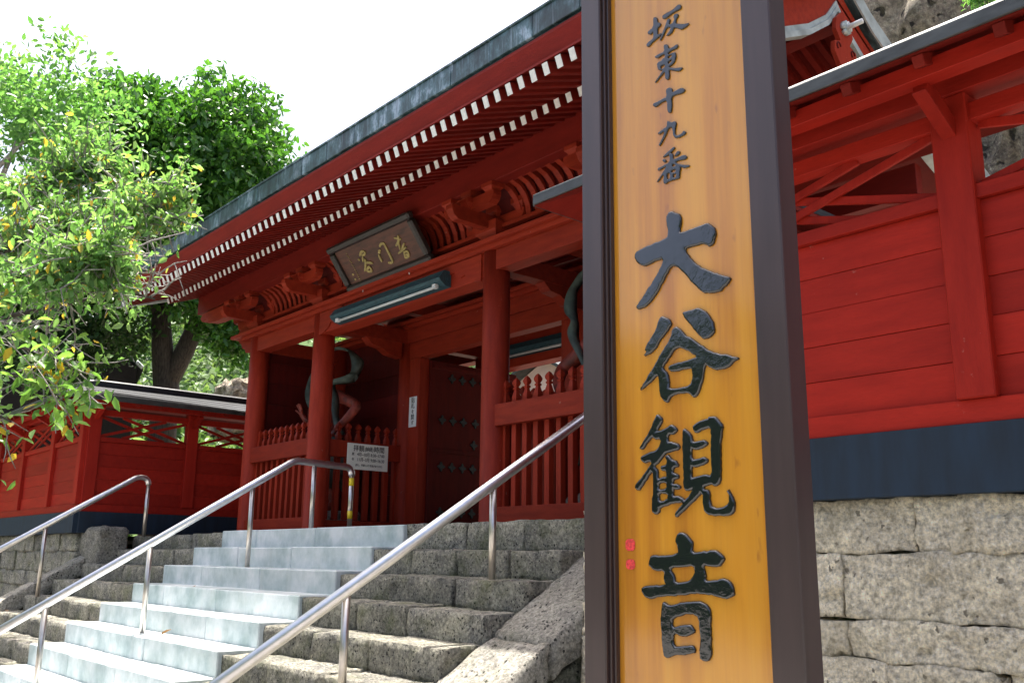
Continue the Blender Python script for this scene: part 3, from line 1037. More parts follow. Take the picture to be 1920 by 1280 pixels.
prism('eave_board', [((Y1 + .0) * S, zu(Z1c + h1 + .045)), (7.222 * S, zu(6.40)), (7.222 * S, zu(6.442)), ((Y1 + .1) * S, zu(6.442)), ((Y1 + .1) * S, zu(Z1c + h1 + .08))], 'X', XL * S, XR * S, 'soffit_red', gate)
VERGE = [(0, 8.2), (.3, 7.84), (.83, 7.47), (1.55, 7.12), (2.8, 6.62), (4.0, 6.2), (4.84, 5.93)]
RB = [(0, 8.9), (.3, 8.52), (.83, 8.14), (1.55, 7.79), (2.8, 7.27), (4.0, 6.82), (4.87, 6.5)]
roof = slab('roof', XL - .12, XR + .12, [(YM - a, c) for a, c in RB[::-1]], .3 * S, 'copper', gate)
slab('rear_roof', XL - .12, XR + .12, [(YM + a, c) for a, c in RB[::-1]], .3 * S, 'copper', gate)
xx = XL - .1
k = 0
fr = random.Random(5)
while xx < XR + .1:
    wd = min(.86, XR + .1 - xx)
    ubox('fascia_panel', xx + .003, xx + wd - .003, 7.2 - fr.uniform(0, .006), 7.26, 6.485, 6.80, 'copper', roof, .004)
    xx += wd
ubox('drip_edge', XL - .1, XR + .1, 7.175, 7.3, 6.80, 6.835, 'copper', roof)
ubox('fascia_board', XL - .05, XR + .05, 7.24, 7.36, 6.44, 6.484, 'dark_iron', roof)
# gable ends: pale lower trim, red bargeboard, metal verge edge, hanging pendant
def band(name, x0, x1, lo_, hi_, mat, par, sy, src=VERGE):
    pts = [(YM - sy * a, c + lo_) for a, c in src] + [(YM - sy * a, c + hi_) for a, c in src[::-1]]
    return prism(name, [(a * S, zu(c)) for a, c in pts], 'X', x0 * S, x1 * S, mat, par)
for xe, sg in ((XL, -1), (XR, 1)):
    for sy in (1, -1):
        bb = band('bargeboard', min(xe, xe - sg * .1), max(xe, xe - sg * .1), .17, .66, 'gate_red_h', gate, sy)
        o0, o1 = xe - sg * .12, xe + sg * .05
        band('verge_trim', min(o0, o1), max(o0, o1), 0, .095, 'trim_pale', bb, sy)
        o0, o1 = xe - sg * .11, xe + sg * .025
        band('verge_trim', min(o0, o1), max(o0, o1), .098, .19, 'trim_pale', bb, sy)
        o0, o1 = xe + sg * .121, xe + sg * .15
        band('verge_edge', min(o0, o1), max(o0, o1), .0, .31, 'trim_pale', roof, sy, RB)
    pend = [(0, 8.16), (.2, 7.98), (.24, 7.78), (.13, 7.62), (.3, 7.56), (.32, 7.4), (.2, 7.24), (.1, 7.12), (0, 6.98)]
    loop = [(a, c) for a, c in pend] + [(-a, c) for a, c in pend[-2:0:-1]]
    o0, o1 = xe + sg * .052, xe + sg * .12
    pn_ = prism('gable_pendant', [((YM + a) * S, zu(c)) for a, c in loop], 'X', min(o0, o1) * S, max(o0, o1) * S, 'gate_red', gate)
    for k in range(6):
        a_ = k * math.pi / 3
        tube('pendant_petal', [U(xe + sg * .14, YM, 7.86), U(xe + sg * .15, YM + .11 * math.cos(a_), 7.86 + .11 * math.sin(a_))], [.012, .03], 'trim_pale', pn_, 6)
    tube('pendant_rod', [U(xe + sg * .12, YM, 7.86), U(xe + sg * .42, YM, 7.86)], .024, 'tube_white', pn_, 10)
    for a_, c_ in ((.2, 7.5), (-.2, 7.5)):
        tube('pendant_scroll', [U(xe + sg * .125, YM + a_ + .05 * math.cos(t_ * .7), c_ + .06 * math.sin(t_ * .7)) for t_ in range(7)], .008, 'door_red', pn_, 6)
for k in range(11):
    for sy in (1, -1):
        xx = XR - .3 - k * .26
        beam('verge_rafter', U(xx, YM + sy * .15, 8.28), U(xx, YM + sy * 2.4, 7.22), .06, .1, 'soffit_red', gate)
        xx = XL + .3 + k * .26
        beam('verge_rafter', U(xx, YM + sy * .15, 8.28), U(xx, YM + sy * 2.4, 7.22), .06, .1, 'soffit_red', gate)
ubox('ridge_beam', XL + .05, XR - .05, YM - .16, YM + .16, 7.95, 8.3, 'soffit_red', gate)
# rear rafters (coarse underside) and gable boards
slab('rear_soffit', XL, XR, [(2 * YM - 7.3, 6.15), (2 * YM - 9.6, 7.05), (YM, 8.45)], .03, 'soffit_red', gate)
ubox('rear_purlin', XL + .25, XR - .25, 2 * YM - YO - .1, 2 * YM - YO + .1, 6.06, 6.62, 'soffit_red', gate)
for cx in (CXA, CXD):
    prism('gable_board', [((YC - .1) * S, zu(6.2)), ((YB + .1) * S, zu(6.2)), ((YB - .6) * S, zu(7.2)), (YM * S, zu(8.3)), ((YC + .6) * S, zu(7.2))], 'X', (cx - .04) * S, (cx + .04) * S, 'soffit_red', gate)
# foundation stones under the columns
for cx in (CXA, CXB, CXC, CXD):
    ubox('footing', cx - .42, cx + .42, YC - .42, YC + .42, PLAT - .06, PLAT + .01, 'cheek_stone', gate, .01)

# ------------------------------------------------------------------ plaque, lamps, notices on the gate
def curve_mesh(name, splines, mat, extrude, bev, res=2):
    """filled 2-D outline (list of closed loops, holes included) -> bevelled mesh in its own plane"""
    cu = bpy.data.curves.new(name, 'CURVE')
    cu.dimensions = '2D'
    cu.fill_mode = 'BOTH'
    cu.extrude = extrude
    cu.bevel_depth = bev
    cu.bevel_resolution = res
    cu.offset = -bev
    for loop in splines:
        sp_ = cu.splines.new('POLY')
        sp_.points.add(len(loop) - 1)
        for i, (a, c) in enumerate(loop):
            sp_.points[i].co = (a, c, 0, 1)
        sp_.use_cyclic_u = True
    tmp = bpy.data.objects.new('tmp', cu)
    COL.objects.link(tmp)
    me = bpy.data.meshes.new_from_object(tmp)
    bpy.data.objects.remove(tmp)
    bpy.data.curves.remove(cu)
    me.materials.clear()
    me.materials.append(MATS[mat])
    return me
def text_mesh(body, size, mat, align='CENTER', extrude=.0008):
    cu = bpy.data.curves.new('text', 'FONT')
    cu.body = body
    cu.size = size
    cu.align_x = align
    cu.align_y = 'CENTER'
    cu.extrude = extrude
    cu.offset = size * .008
    tmp = bpy.data.objects.new('tmp', cu)
    COL.objects.link(tmp)
    me = bpy.data.meshes.new_from_object(tmp)
    bpy.data.objects.remove(tmp)
    bpy.data.curves.remove(cu)
    me.materials.clear()
    me.materials.append(MATS[mat])
    return me
def frame4(o, ex, ey):
    ex, ey = Vector(ex).normalized(), Vector(ey).normalized()
    ez = ex.cross(ey)
    m4 = Matrix.Identity(4)
    for i in range(3):
        m4[i][0], m4[i][1], m4[i][2] = ex[i], ey[i], ez[i]
    m4.translation = Vector(o)
    return m4
def smooth_loop(loop, it=1):
    for _ in range(it):
        out = []
        n = len(loop)
        for i in range(n):
            a, c = loop[i], loop[(i + 1) % n]
            out.append((a[0] * .78 + c[0] * .22, a[1] * .78 + c[1] * .22))
            out.append((a[0] * .22 + c[0] * .78, a[1] * .22 + c[1] * .78))
        loop = out
    return loop
def stroke_loop(pts, w):
    """outline of a brush stroke along a polyline"""
    L, Rr = [], []
    n = len(pts)
    for i, p in enumerate(pts):
        a = pts[max(0, i - 1)]
        c = pts[min(n - 1, i + 1)]
        dx, dy = c[0] - a[0], c[1] - a[1]
        l = math.hypot(dx, dy) or 1
        ww = w * (.75 if i in (0, n - 1) else 1.0)
        L.append((p[0] - dy / l * ww, p[1] + dx / l * ww))
        Rr.append((p[0] + dy / l * ww, p[1] - dx / l * ww))
    return L + Rr[::-1]

pt, pb = U(GC, 9.0, 6.10), U(GC, 9.6, 5.29)
pey = (pt - pb).normalized()
pex = Vector((1, 0, 0))
pn = pex.cross(pey)
pw_, ph_ = 2.89 * S, (pt - pb).length
plq = thing('name_plaque', 'dark framed wooden plaque with gold brush characters leaning out under the eaves', 'plaque', pb)
pc = (pt + pb) / 2
def pbox(name, u0, u1, v0, v1, d0, d1, mat, bev=.004):
    return link(name, box_mesh(u1 - u0, v1 - v0, d1 - d0, bev, mat), plq, frame4(pc + pex * (u0 + u1) / 2 + pey * (v0 + v1) / 2 + pn * (d0 + d1) / 2, pex, pey))
fw = .085
pbox('panel', -pw_ / 2 + fw, pw_ / 2 - fw, -ph_ / 2 + fw, ph_ / 2 - fw, -.03, 0, 'plaque_wood')
pbox('frame_rail', -pw_ / 2, pw_ / 2, ph_ / 2 - fw, ph_ / 2, -.04, .05, 'plaque_frame', .02)
pbox('frame_rail', -pw_ / 2, pw_ / 2, -ph_ / 2, -ph_ / 2 + fw, -.04, .05, 'plaque_frame', .02)
pbox('frame_stile', -pw_ / 2, -pw_ / 2 + fw, -ph_ / 2 + fw, ph_ / 2 - fw, -.04, .048, 'plaque_frame', .02)
pbox('frame_stile', pw_ / 2 - fw, pw_ / 2, -ph_ / 2 + fw, ph_ / 2 - fw, -.04, .048, 'plaque_frame', .02)
def plq_uv(zx, zy):
    p = at_plane(600 + zx * .1406, 380 + zy * .1406, pc, pn) - pc
    return (p.dot(pex), p.dot(pey))
PL = [[[(1045, 430), (1060, 510), (1018, 575)], [(993, 465), (1090, 482)], [(1055, 525), (1078, 625)], [(1132, 535), (1098, 622)], [(1052, 675), (1160, 585)], [(1128, 640), (1150, 740)], [(1132, 655), (1180, 640), (1198, 700), (1160, 735)], [(1142, 692), (1186, 682)]],
      [[(800, 582), (822, 545), (858, 538), (890, 600), (935, 690), (978, 782), (962, 798), (915, 796)], [(785, 642), (815, 628)], [(785, 668), (812, 655)], [(790, 685), (808, 735), (838, 785)]],
      [[(535, 710), (552, 660), (580, 640), (608, 660), (600, 688), (560, 700)], [(577, 712), (580, 785)], [(515, 745), (538, 768)], [(608, 745), (618, 830), (605, 912)], [(612, 800), (660, 790), (712, 802)], [(640, 915), (640, 880), (668, 842), (692, 885), (700, 908), (645, 915)]]]
for ch in PL:
    loops = []
    for k, st in enumerate(ch):
        me = curve_mesh('c', [smooth_loop(stroke_loop([plq_uv(*q) for q in st], .017))], 'gold', .004, .003)
        loops.append(me)
    bm = bmesh.new()
    for k, me in enumerate(loops):
        for vv in me.vertices:
            vv.co.z += .0006 * k
        bm.from_mesh(me)
    me = bpy.data.meshes.new('gold_character')
    bm.to_mesh(me)
    bm.free()
    me.materials.append(MATS['gold'])
    link('gold_character', me, plq, frame4(pc + pn * .006, pex, pey))
bm = bmesh.new()
q = random.Random(4)
for k in range(13):
    t = k / 12
    a = plq_uv(355 + 190 * t, 675 + 370 * t)
    st = [(a[0] + q.uniform(-.015, .005), a[1] + q.uniform(0, .014)), (a[0] + q.uniform(0, .02), a[1] - q.uniform(.005, .02))]
    bm.from_mesh(curve_mesh('c', [stroke_loop(st, .0045)], 'gold', .002, .0005))
for a in (plq_uv(445, 955), plq_uv(477, 1020)):
    bm.from_mesh(curve_mesh('c', [stroke_loop([(a[0] - .016, a[1]), (a[0] + .016, a[1])], .016)], 'gold', .002, .001))
me = bpy.data.meshes.new('inscription')
bm.to_mesh(me)
bm.free()
me.materials.append(MATS['gold'])
link('inscription', me, plq, frame4(pc + pn * .004, pex, pey))
for u in (-.55, .42):
    p = pc + pex * u - pey * (ph_ / 2 - .005) + pn * .05
    pts = [p + Vector((-.025, 0, .01)), p + Vector((0, 0, .06)), p + Vector((.025, 0, .0)), p + Vector((.03, 0, -.05))]
    tube('hook', pts, .006, 'tube_white', plq, 6)

def lamp(label, y, x0, x1, zc, sg):
    t = thing('strip_lamp', label, 'lamp', U((x0 + x1) / 2, y, zc))
    prof = [(0, .17), (-sg * .16, .17), (-sg * .26, .02), (-sg * .23, -.03), (-sg * .13, -.10), (0, -.12)]
    prism('housing', [((y + a) * S, zu(zc + c)) for a, c in prof], 'X', x0 * S, x1 * S, 'lamp_teal', t)
    for k in range(3):
        za = zc + .14 - k * .055
        ya = y - sg * (.175 + .03 * k)
        beam('housing_ridge', U(x0 + .05, ya, za), U(x1 - .05, ya, za), .012, .008, 'lamp_teal', t)
    tube('tube', [U(x0 + .3, y - sg * .2, zc - .115), U(x1 - .2, y - sg * .2, zc - .115)], .016, 'tube_white', t, 8)
    for xx_ in (x0 + .25, x1 - .2):
        ubox('tube_holder', xx_ - .05, xx_ + .05, y - sg * .24, y - sg * .16, zc - .14, zc - .06, 'tube_white', t)
    return t
lamp('teal strip lamp with white tube on the front beam below the plaque', YC - .2, -16.75, -12.95, 4.82, 1)
lamp('teal strip lamp hanging on the rear beam, seen through the open middle bay', YB - .2, -17.0, -12.6, 4.72, 1)
ubox('head_beam_filler', CXB + .1, CXC - .1, YB - .19, YB + .19, 4.4, 4.658, 'gate_red_h', gate)

# opening-hours notice on the passage screen
xs = (CXB + .03 + .062) * S + .012
tl, tr = atX(652, 828, xs), atX(728, 838, xs)
bl, br = atX(650, 878, xs), atX(726, 884.5, xs)
yl, yr = (tl.y + bl.y) / 2, (tr.y + br.y) / 2
zt, zb = (tl.z + tr.z) / 2, (bl.z + br.z) / 2
note = thing('notice_board', 'white notice board with black opening hours on the picket screen', 'sign', (xs, (yl + yr) / 2, zb))
boxm('board', (xs - .01, yl, zb), (xs + .004, yr, zt), 'sign_white', note, .002)
W_, H_ = yr - yl, zt - zb
def note_text(body, size, u, v_, sx=1.0, align='CENTER'):
    o = link('lettering', text_mesh(body, size, 'ink', align), note, frame4((xs + .0055, yl + W_ * u, zb + H_ * v_), (0, 1, 0), (0, 0, 1)) @ Matrix.Diagonal((sx, 1, 1, 1)))
    return o
note_text('拝観', H_ * .25, .27, .80, 1.0)
note_text('(納経)', H_ * .2, .52, .80, .75)
note_text('時間', H_ * .25, .77, .80, 1.0)
note_text('夏', H_ * .12, .135, .58)
note_text('冬', H_ * .12, .135, .38)
note_text('4月~10月 8:30~17:00', H_ * .165, .57, .58, .85)
note_text('11月~3月 9:00~16:30', H_ * .165, .57, .38, .85)
note_text('(但し、季節により変更があります)', H_ * .095, .53, .17, .82)
# paper slip on the door jamb
yp_ = (YM - .13) * S - .003
a, c = atY(768, 745, yp_), atY(780, 799, yp_)
slip = thing('paper_slip', 'narrow white paper slip with brush writing on the left door jamb', 'notice', (a.x, yp_, c.z))
boxm('paper', (a.x, yp_ - .002, c.z), (c.x, yp_ + .001, a.z), 'paper_white', slip, .0005)
hh = a.z - c.z
for k, chx in enumerate('貼札を禁ず'):
    s_ = hh * (.2 if chx not in 'をず' else .15)
    link('lettering', text_mesh(chx, s_, 'ink'), slip, frame4(((a.x + c.x) / 2, yp_ - .003, a.z - hh * (.13 + .185 * k)), (1, 0, 0), (0, 0, 1)))

# ------------------------------------------------------------------ handrails
def arc(p, a, c, r, n=5):
    """rounded corner p between directions a and c"""
    p, a, c = Vector(p), Vector(a).normalized(), Vector(c).normalized()
    s0, s1 = p - a * r, p + c * r
    return [s0 * (1 - t) ** 2 + p * 2 * t * (1 - t) + s1 * t * t for t in [i / n for i in range(n + 1)]]
def handrail(label, x, apex, top_end, low_y, posts, tape=False, slope=.612):
    ya, za = apex
    t = thing('handrail', label, 'handrail', U(x, ya, za - 1.3), 'stainless handrails on the stairs')
    lowp = U(x, low_y, za - (ya - low_y) * slope)
    ye, ze, zbase = top_end
    A, E = U(x, ya, za), U(x, ye, ze)
    pts = [lowp] + arc(A, A - lowp, E - A, .06) + arc(E, E - A, (0, 0, -1), .09)
    tube('rail', pts, .037, 'steel', t, 16)
    tube('end_post', [E - Vector((0, 0, .085)), U(x, ye, zbase)], .026, 'steel_post', t, 14)
    for yy, zf in posts:
        zt_ = za - (ya - yy) * slope if yy < ya else za + (ze - za) * (yy - ya) / (ye - ya)
        tube('post', [U(x, yy, zt_), U(x, yy, zf)], .025, 'steel_post', t, 14)
    if tape:
        for zz_ in (ze - .19, ze - .78):
            tube('tape', [U(x, ye, zz_), U(x, ye, zz_ - .14)], .0275, 'yellow_tape', t, 14)
    return t
def tread_z(y):
    n = math.ceil((YP - y) / TREAD - 1e-6)
    return PLAT - max(0, n) * RISE - .05
handrail('steel handrail with two yellow tapes running down the middle of the marble flight', -15.0, (7.9, 1.64), (9.06, 1.6, PLAT), 2.9,
         [(8.29, PLAT), (7.15, tread_z(7.15)), (5.52, tread_z(5.52)), (4.1, tread_z(4.1))], True, .615)
handrail('steel handrail on the far left beside the mossy cheek stones', -22.0, (7.66, 1.74), (7.92, 1.72, .4), 3.3,
         [(5.83, tread_z(5.83)), (4.2, tread_z(4.2))], False, .625)
handrail('steel handrail nearest the tall wooden sign', -8.4, (8.6, 1.87), (9.6, 1.85, PLAT), 2.9,
         [(6.95, tread_z(6.95)), (5.08, tread_z(5.08)), (8.9, PLAT)], False, .622)

# ------------------------------------------------------------------ guardian statues
def ribbon(name, pts, wd, mat, parent, seed=0):
    pts = [Vector(p) for p in pts]
    v, f = [], []
    fine = []
    for i in range(len(pts) - 1):
        p0, p1, p2, p3 = pts[max(i - 1, 0)], pts[i], pts[i + 1], pts[min(i + 2, len(pts) - 1)]
        for k in range(5):
            t = k / 5
            fine.append(.5 * ((2 * p1) + (p2 - p0) * t + (2 * p0 - 5 * p1 + 4 * p2 - p3) * t * t + (3 * p1 - p0 - 3 * p2 + p3) * t ** 3))
    fine.append(pts[-1])
    n = len(fine)
    for i, p in enumerate(fine):
        w_ = wd * (.45 + .55 * math.sin(math.pi * min(1, max(0, (i + 1) / (n + 1)))))
        d = Vector((.25 * math.sin(i * .5 + seed), 1, .3 * math.cos(i * .35 + seed))).normalized()
        th = Vector((.012, 0, .012))
        v += [p - d * w_ / 2, p + d * w_ * .1 + th * 1.6, p + d * w_ / 2, p + d * w_ * .1 - th]
    for i in range(n - 1):
        for k in range(4):
            q_ = (k + 1) % 4
            f.append((i * 4 + k, i * 4 + q_, (i + 1) * 4 + q_, (i + 1) * 4 + k))
    f += [(3, 2, 1, 0), tuple((n - 1) * 4 + k for k in range(4))]
    return link(name, mesh(name, v, f, mat, True), parent)
def skin_body(name, joints, edges, mat, parent, root=0, sub=2):
    me = bpy.data.meshes.new(name)
    me.from_pydata([tuple(j[0]) for j in joints], edges, [])
    me.materials.append(MATS[mat])
    o = link(name, me, parent)
    md = o.modifiers.new('skin', 'SKIN')
    md.use_smooth_shade = True
    sk = me.skin_vertices[0].data
    for i, j in enumerate(joints):
        r = j[1]
        sk[i].radius = r if isinstance(r, tuple) else (r, r)
        sk[i].use_root = (i == root)
    sb = o.modifiers.new('sub', 'SUBSURF')
    sb.levels = sb.render_levels = sub
    return o
def guardian(label, bx, by, flip, over=None):
    """muscular guardian, ~2.1 m, one fist down on the hip side, other hand out with open fingers"""
    t = thing('guardian_statue', label, 'statue', U(bx, by, PLAT))
    stone('pedestal', U(bx - .75, by - .6, PLAT), U(bx + .75, by + .6, PLAT + .55), 'cheek_stone', t, 77 + int(flip), amp=.02, rnd_r=.08, res=.08)
    o = U(bx, by, PLAT + .5)
    f = flip
    def J(x, y, z): return o + Vector((x * f, y, z))
    jt = [(J(0, 0, .98), (.17, .13)), (J(0, -.02, 1.2), (.17, .13)), (J(0, -.03, 1.45), (.22, .15)), (J(0, -.03, 1.62), (.13, .10)), (J(0, -.05, 1.72), .075), (J(0, -.07, 1.84), (.105, .12)), (J(0, -.07, 1.97), (.09, .10)),
          # arm held out and bent down (towards the passage)
          (J(.27, -.02, 1.56), .105), (J(.50, -.10, 1.38), .088), (J(.62, -.16, 1.28), .07), (J(.5, -.32, 1.12), .066), (J(.36, -.42, .98), .05), (J(.30, -.46, .92), .055), (J(.25, -.48, .86), .04),
          # other arm stretched low with open palm
          (J(-.28, -.02, 1.56), .105), (J(-.52, -.12, 1.36), .08), (J(-.66, -.26, 1.2), .062), (J(-.72, -.38, 1.24), .045), (J(-.74, -.44, 1.32), (.05, .03)),
          # legs
          (J(.14, 0, .82), .13), (J(.22, -.06, .48), .095), (J(.26, 0, .12), .06), (J(.28, -.14, .04), .05),
          (J(-.14, 0, .82), .13), (J(-.24, -.02, .48), .095), (J(-.30, .04, .12), .06), (J(-.32, -.1, .04), .05)]
    for k_, v_ in (over or {}).items():
        jt[k_] = (v_, jt[k_][1])
    HC = jt[18][0]
    ed = [(0, 1), (1, 2), (2, 3), (3, 4), (4, 5), (5, 6), (3, 7), (7, 8), (8, 9), (9, 10), (10, 11), (11, 12), (12, 13), (3, 14), (14, 15), (15, 16), (16, 17), (17, 18),
          (0, 19), (19, 20), (20, 21), (21, 22), (0, 23), (23, 24), (24, 25), (25, 26)]
    # five spread fingers on the open hand
    n = len(jt)
    for k, (dx, dz, L_) in enumerate(((-.07, .05, .07), (-.045, .10, .09), (-.015, .11, .10), (.02, .105, .09), (.06, .04, .07))):
        b_ = HC + Vector((dx * .5 * f, -.01, .01 + dz * .35))
        jt += [(b_, .016), (HC + Vector((dx * f, -.03, .01 + dz)), .016), (HC + Vector((dx * 1.25 * f, -.06, .01 + dz * 1.45)), .013)]
        ed += [(18, n), (n, n + 1), (n + 1, n + 2)]
        n += 3
    FC = jt[13][0]
    for k in range(4):
        jt += [(FC + Vector((.022 * k * f, -.02, .01)), .017), (FC + Vector(((-.02 + .022 * k) * f, -.05, -.03)), .015), (FC + Vector(((-.005 + .02 * k) * f, -.01, -.06)), .013)]
        ed += [(13, n), (n, n + 1), (n + 1, n + 2)]
        n += 3
    skin_body('body', jt, ed, 'statue_red', t, 0)
    # skirt
    v, fc = [], []
    seg = 22
    for j, (z, r) in enumerate(((1.08, .19), (1.0, .24), (.8, .31), (.6, .37), (.42, .40))):
        for i in range(seg):
            a_ = 2 * math.pi * i / seg
            rr_ = r * (1 + .07 * j * math.sin(a_ * 7) * .4)
            v.append(J(rr_ * math.cos(a_), rr_ * .8 * math.sin(a_), z + .03 * j * math.sin(a_ * 3)))
    for j in range(4):
        for i in range(seg):
            k = (i + 1) % seg
            fc.append((j * seg + i, j * seg + k, (j + 1) * seg + k, (j + 1) * seg + i))
    sk = link('skirt', mesh('skirt', v, fc, 'scarf_teal', True), t)
    sk.modifiers.new('th', 'SOLIDIFY').thickness = .015
    # topknot, brows, nose, mouth, ears
    lathe('topknot', [(.06, 0), (.075, .04), (.05, .08), (.06, .12), (.045, .17), (.01, .2)], 'hair_dark', t, J(0, -.06, 2.02), 14)
    for sx in (-1, 1):
        lathe('eye', [(.004, -.012), (.016, -.006), (.016, .006), (.004, .012)], 'sign_white', t, J(sx * .042, -.178, 1.885), 10)
        lathe('ear', [(.008, -.05), (.026, -.02), (.026, .025), (.01, .05)], 'statue_red', t, J(sx * .112, -.07, 1.87), 10)
        tube('brow', [J(sx * .012, -.19, 1.905), J(sx * .045, -.19, 1.925), J(sx * .085, -.165, 1.92)], .012, 'hair_dark', t, 8)
    tube('nose', [J(0, -.175, 1.90), J(0, -.205, 1.86), J(0, -.18, 1.845)], [.014, .024, .012], 'statue_red', t, 8)
    tube('mouth', [J(-.04, -.172, 1.80), J(0, -.182, 1.812), J(.04, -.172, 1.80)], .01, 'hair_dark', t, 8)
    return t, J
def pu(x_, y_, Yu): return atY(x_, y_, Yu * S)
gs, J = guardian('red guardian statue with billowing scarf behind the left picket screen', -19.45, 11.05, 1,
                 {7: pu(620, 738, 11.0), 8: pu(645, 747, 10.9), 9: pu(671, 760, 10.8), 10: pu(655, 780, 10.68), 11: pu(638, 797, 10.55), 12: pu(632, 803, 10.5), 13: pu(627, 810, 10.48),
                  15: pu(588, 765, 10.85), 16: pu(580, 792, 10.7), 17: pu(571, 787, 10.6), 18: pu(566, 779, 10.55)})
ribbon('scarf', [pu(604, 668, 11.0), pu(630, 654, 10.95), pu(655, 658, 10.9), pu(670, 675, 10.85), pu(668, 695, 10.8), pu(655, 710, 10.75), pu(632, 717, 10.7), pu(620, 724, 10.65), pu(624, 745, 10.6), pu(628, 770, 10.6), pu(632, 790, 10.6), pu(640, 815, 10.6)], .2, 'scarf_teal', gs)
ribbon('scarf', [pu(596, 690, 11.1), pu(585, 715, 11.0), pu(581, 740, 10.9), pu(584, 765, 10.8)], .16, 'scarf_teal', gs, 2)
gs2, J2 = guardian('red guardian statue behind the right picket screen beside the wooden sign', -10.25, 11.05, -1)
ribbon('scarf', [pu(1100, 505, 11.0), pu(1085, 528, 10.95), pu(1073, 550, 10.9), pu(1070, 580, 10.85), pu(1078, 605, 10.8), pu(1075, 630, 10.8), pu(1086, 660, 10.75), pu(1098, 690, 10.75)], .17, 'scarf_teal', gs2, 1)

# ------------------------------------------------------------------ the tall wooden sign
YS = 1.6
def sx_(px): return atY(px, 640, YS).x
XL_, XLi, XRi, XR_ = sx_(1092), sx_(1130), sx_(1417), sx_(1476)
REC = .032
YPN = YS + REC
xr_p = XRi
SD = .062
sign = thing('wooden_sign', 'tall orange lacquered wooden sign with carved black calligraphy in a dark brown frame', 'sign', ((XL_ + XR_) / 2, YS + SD / 2, 0))
ZT = 3.34
boxm('frame_post', (XL_, YS, 0), (XLi, YS + SD, ZT), 'frame_brown', sign, .003)
boxm('frame_post', (XRi, YS, 0), (XR_, YS + SD, ZT), 'frame_brown', sign, .003)
boxm('moulding', (XLi, YS + .010, .2), (XLi + .007, YS + SD - .004, ZT - .12), 'frame_brown', sign, .002)
boxm('moulding', (XLi + .007, YS + .018, .2), (XLi + .013, YS + SD - .006, ZT - .12), 'frame_brown', sign, .002)
boxm('moulding', (XRi - .006, YS + .012, .2), (XRi, YS + SD - .004, ZT - .12), 'frame_brown', sign, .002)
panel = boxm('panel', (XLi + .002, YPN, .21), (XRi - .002, YPN + .02, ZT - .13), 'sign_wood', sign, .001)
boxm('back_panel', (XLi + .002, YPN + .0215, .21), (XRi - .002, YS + SD - .008, ZT - .13), 'frame_brown', sign, .001)
boxm('bottom_rail', (XLi, YS + .004, .08), (XRi, YS + SD - .004, .21), 'frame_brown', sign, .003)
boxm('top_rail', (XLi, YS + .004, ZT - .13), (XRi, YS + SD - .004, ZT), 'frame_brown', sign, .003)
v, f = [], []
xm, ym = (XL_ + XR_) / 2, YS + SD / 2
for dx in (-.44, .44):
    for (dy, dz) in ((-.2, 0), (0, .13), (.2, 0), (.2, -.03), (0, .09), (-.2, -.03)):
        v.append((xm + dx, ym + dy, ZT + .07 + dz))
f = [(0, 1, 7, 6), (1, 2, 8, 7), (2, 3, 9, 8), (3, 4, 10, 9), (4, 5, 11, 10), (5, 0, 6, 11), (0, 5, 4, 1), (1, 4, 3, 2), (6, 7, 10, 11), (7, 8, 9, 10)]
link('cap_roof', mesh('cap_roof', v, f, 'eave_metal'), sign)
for xx_ in (XL_ + .03, XR_ - .03):
    boxm('cap_strut', (xx_ - .02, ym - .02, ZT), (xx_ + .02, ym + .02, ZT + .155), 'frame_brown', sign)

CH = {}
CH['大'] = ((1180, 390, .15625), [[(480, 60), (520, 42), (570, 58), (620, 80), (638, 125), (630, 200), (612, 300), (700, 280), (800, 240), (880, 210), (940, 180), (1000, 200), (1045, 260), (1048, 340), (1030, 420), (985, 465), (900, 430), (800, 465), (690, 490), (690, 520), (760, 620), (850, 700), (960, 750), (1100, 800), (1210, 825), (1235, 855), (1190, 920), (1140, 955), (1110, 1010), (930, 1035), (860, 990), (760, 890), (660, 780), (580, 700), (510, 705), (440, 840), (380, 960), (300, 1090), (240, 1160), (180, 1205), (110, 1220), (95, 1185), (160, 1090), (250, 950), (330, 830), (390, 720), (425, 610), (330, 640), (210, 705), (140, 690), (75, 625), (75, 560), (110, 515), (250, 450), (380, 395), (470, 360), (478, 280), (462, 200), (455, 130)]])
CH['谷'] = ((1180, 570, .15625), [[(400, 145), (460, 165), (505, 195), (520, 240), (490, 300), (430, 380), (370, 460), (330, 540), (260, 595), (185, 630), (215, 570), (200, 560), (225, 480), (270, 410), (330, 310), (365, 190)],
      [(640, 105), (740, 75), (840, 45), (920, 75), (970, 130), (1010, 200), (1040, 290), (1030, 350), (980, 400), (920, 425), (870, 400), (800, 320), (740, 240), (680, 180)],
      [(570, 262), (640, 310), (690, 380), (760, 410), (870, 490), (980, 560), (1090, 595), (1200, 610), (1345, 655), (1270, 690), (1220, 750), (1150, 785), (1040, 800), (980, 765), (930, 715), (905, 860), (870, 1000), (830, 1090), (795, 1130), (735, 1075), (640, 1070), (520, 1105), (480, 1190), (420, 1160), (380, 1105), (370, 980), (365, 870), (345, 860), (290, 920), (220, 985), (130, 1040), (200, 940), (250, 840), (310, 740), (390, 600), (460, 490), (515, 390), (530, 310)],
      [(600, 520), (680, 545), (760, 590), (825, 635), (760, 660), (660, 685), (560, 710), (490, 745), (480, 790), (530, 820), (620, 800), (720, 770), (770, 790), (770, 880), (745, 975), (640, 1000), (490, 1020), (490, 930), (480, 835), (410, 770), (450, 710), (500, 640), (545, 560)]])
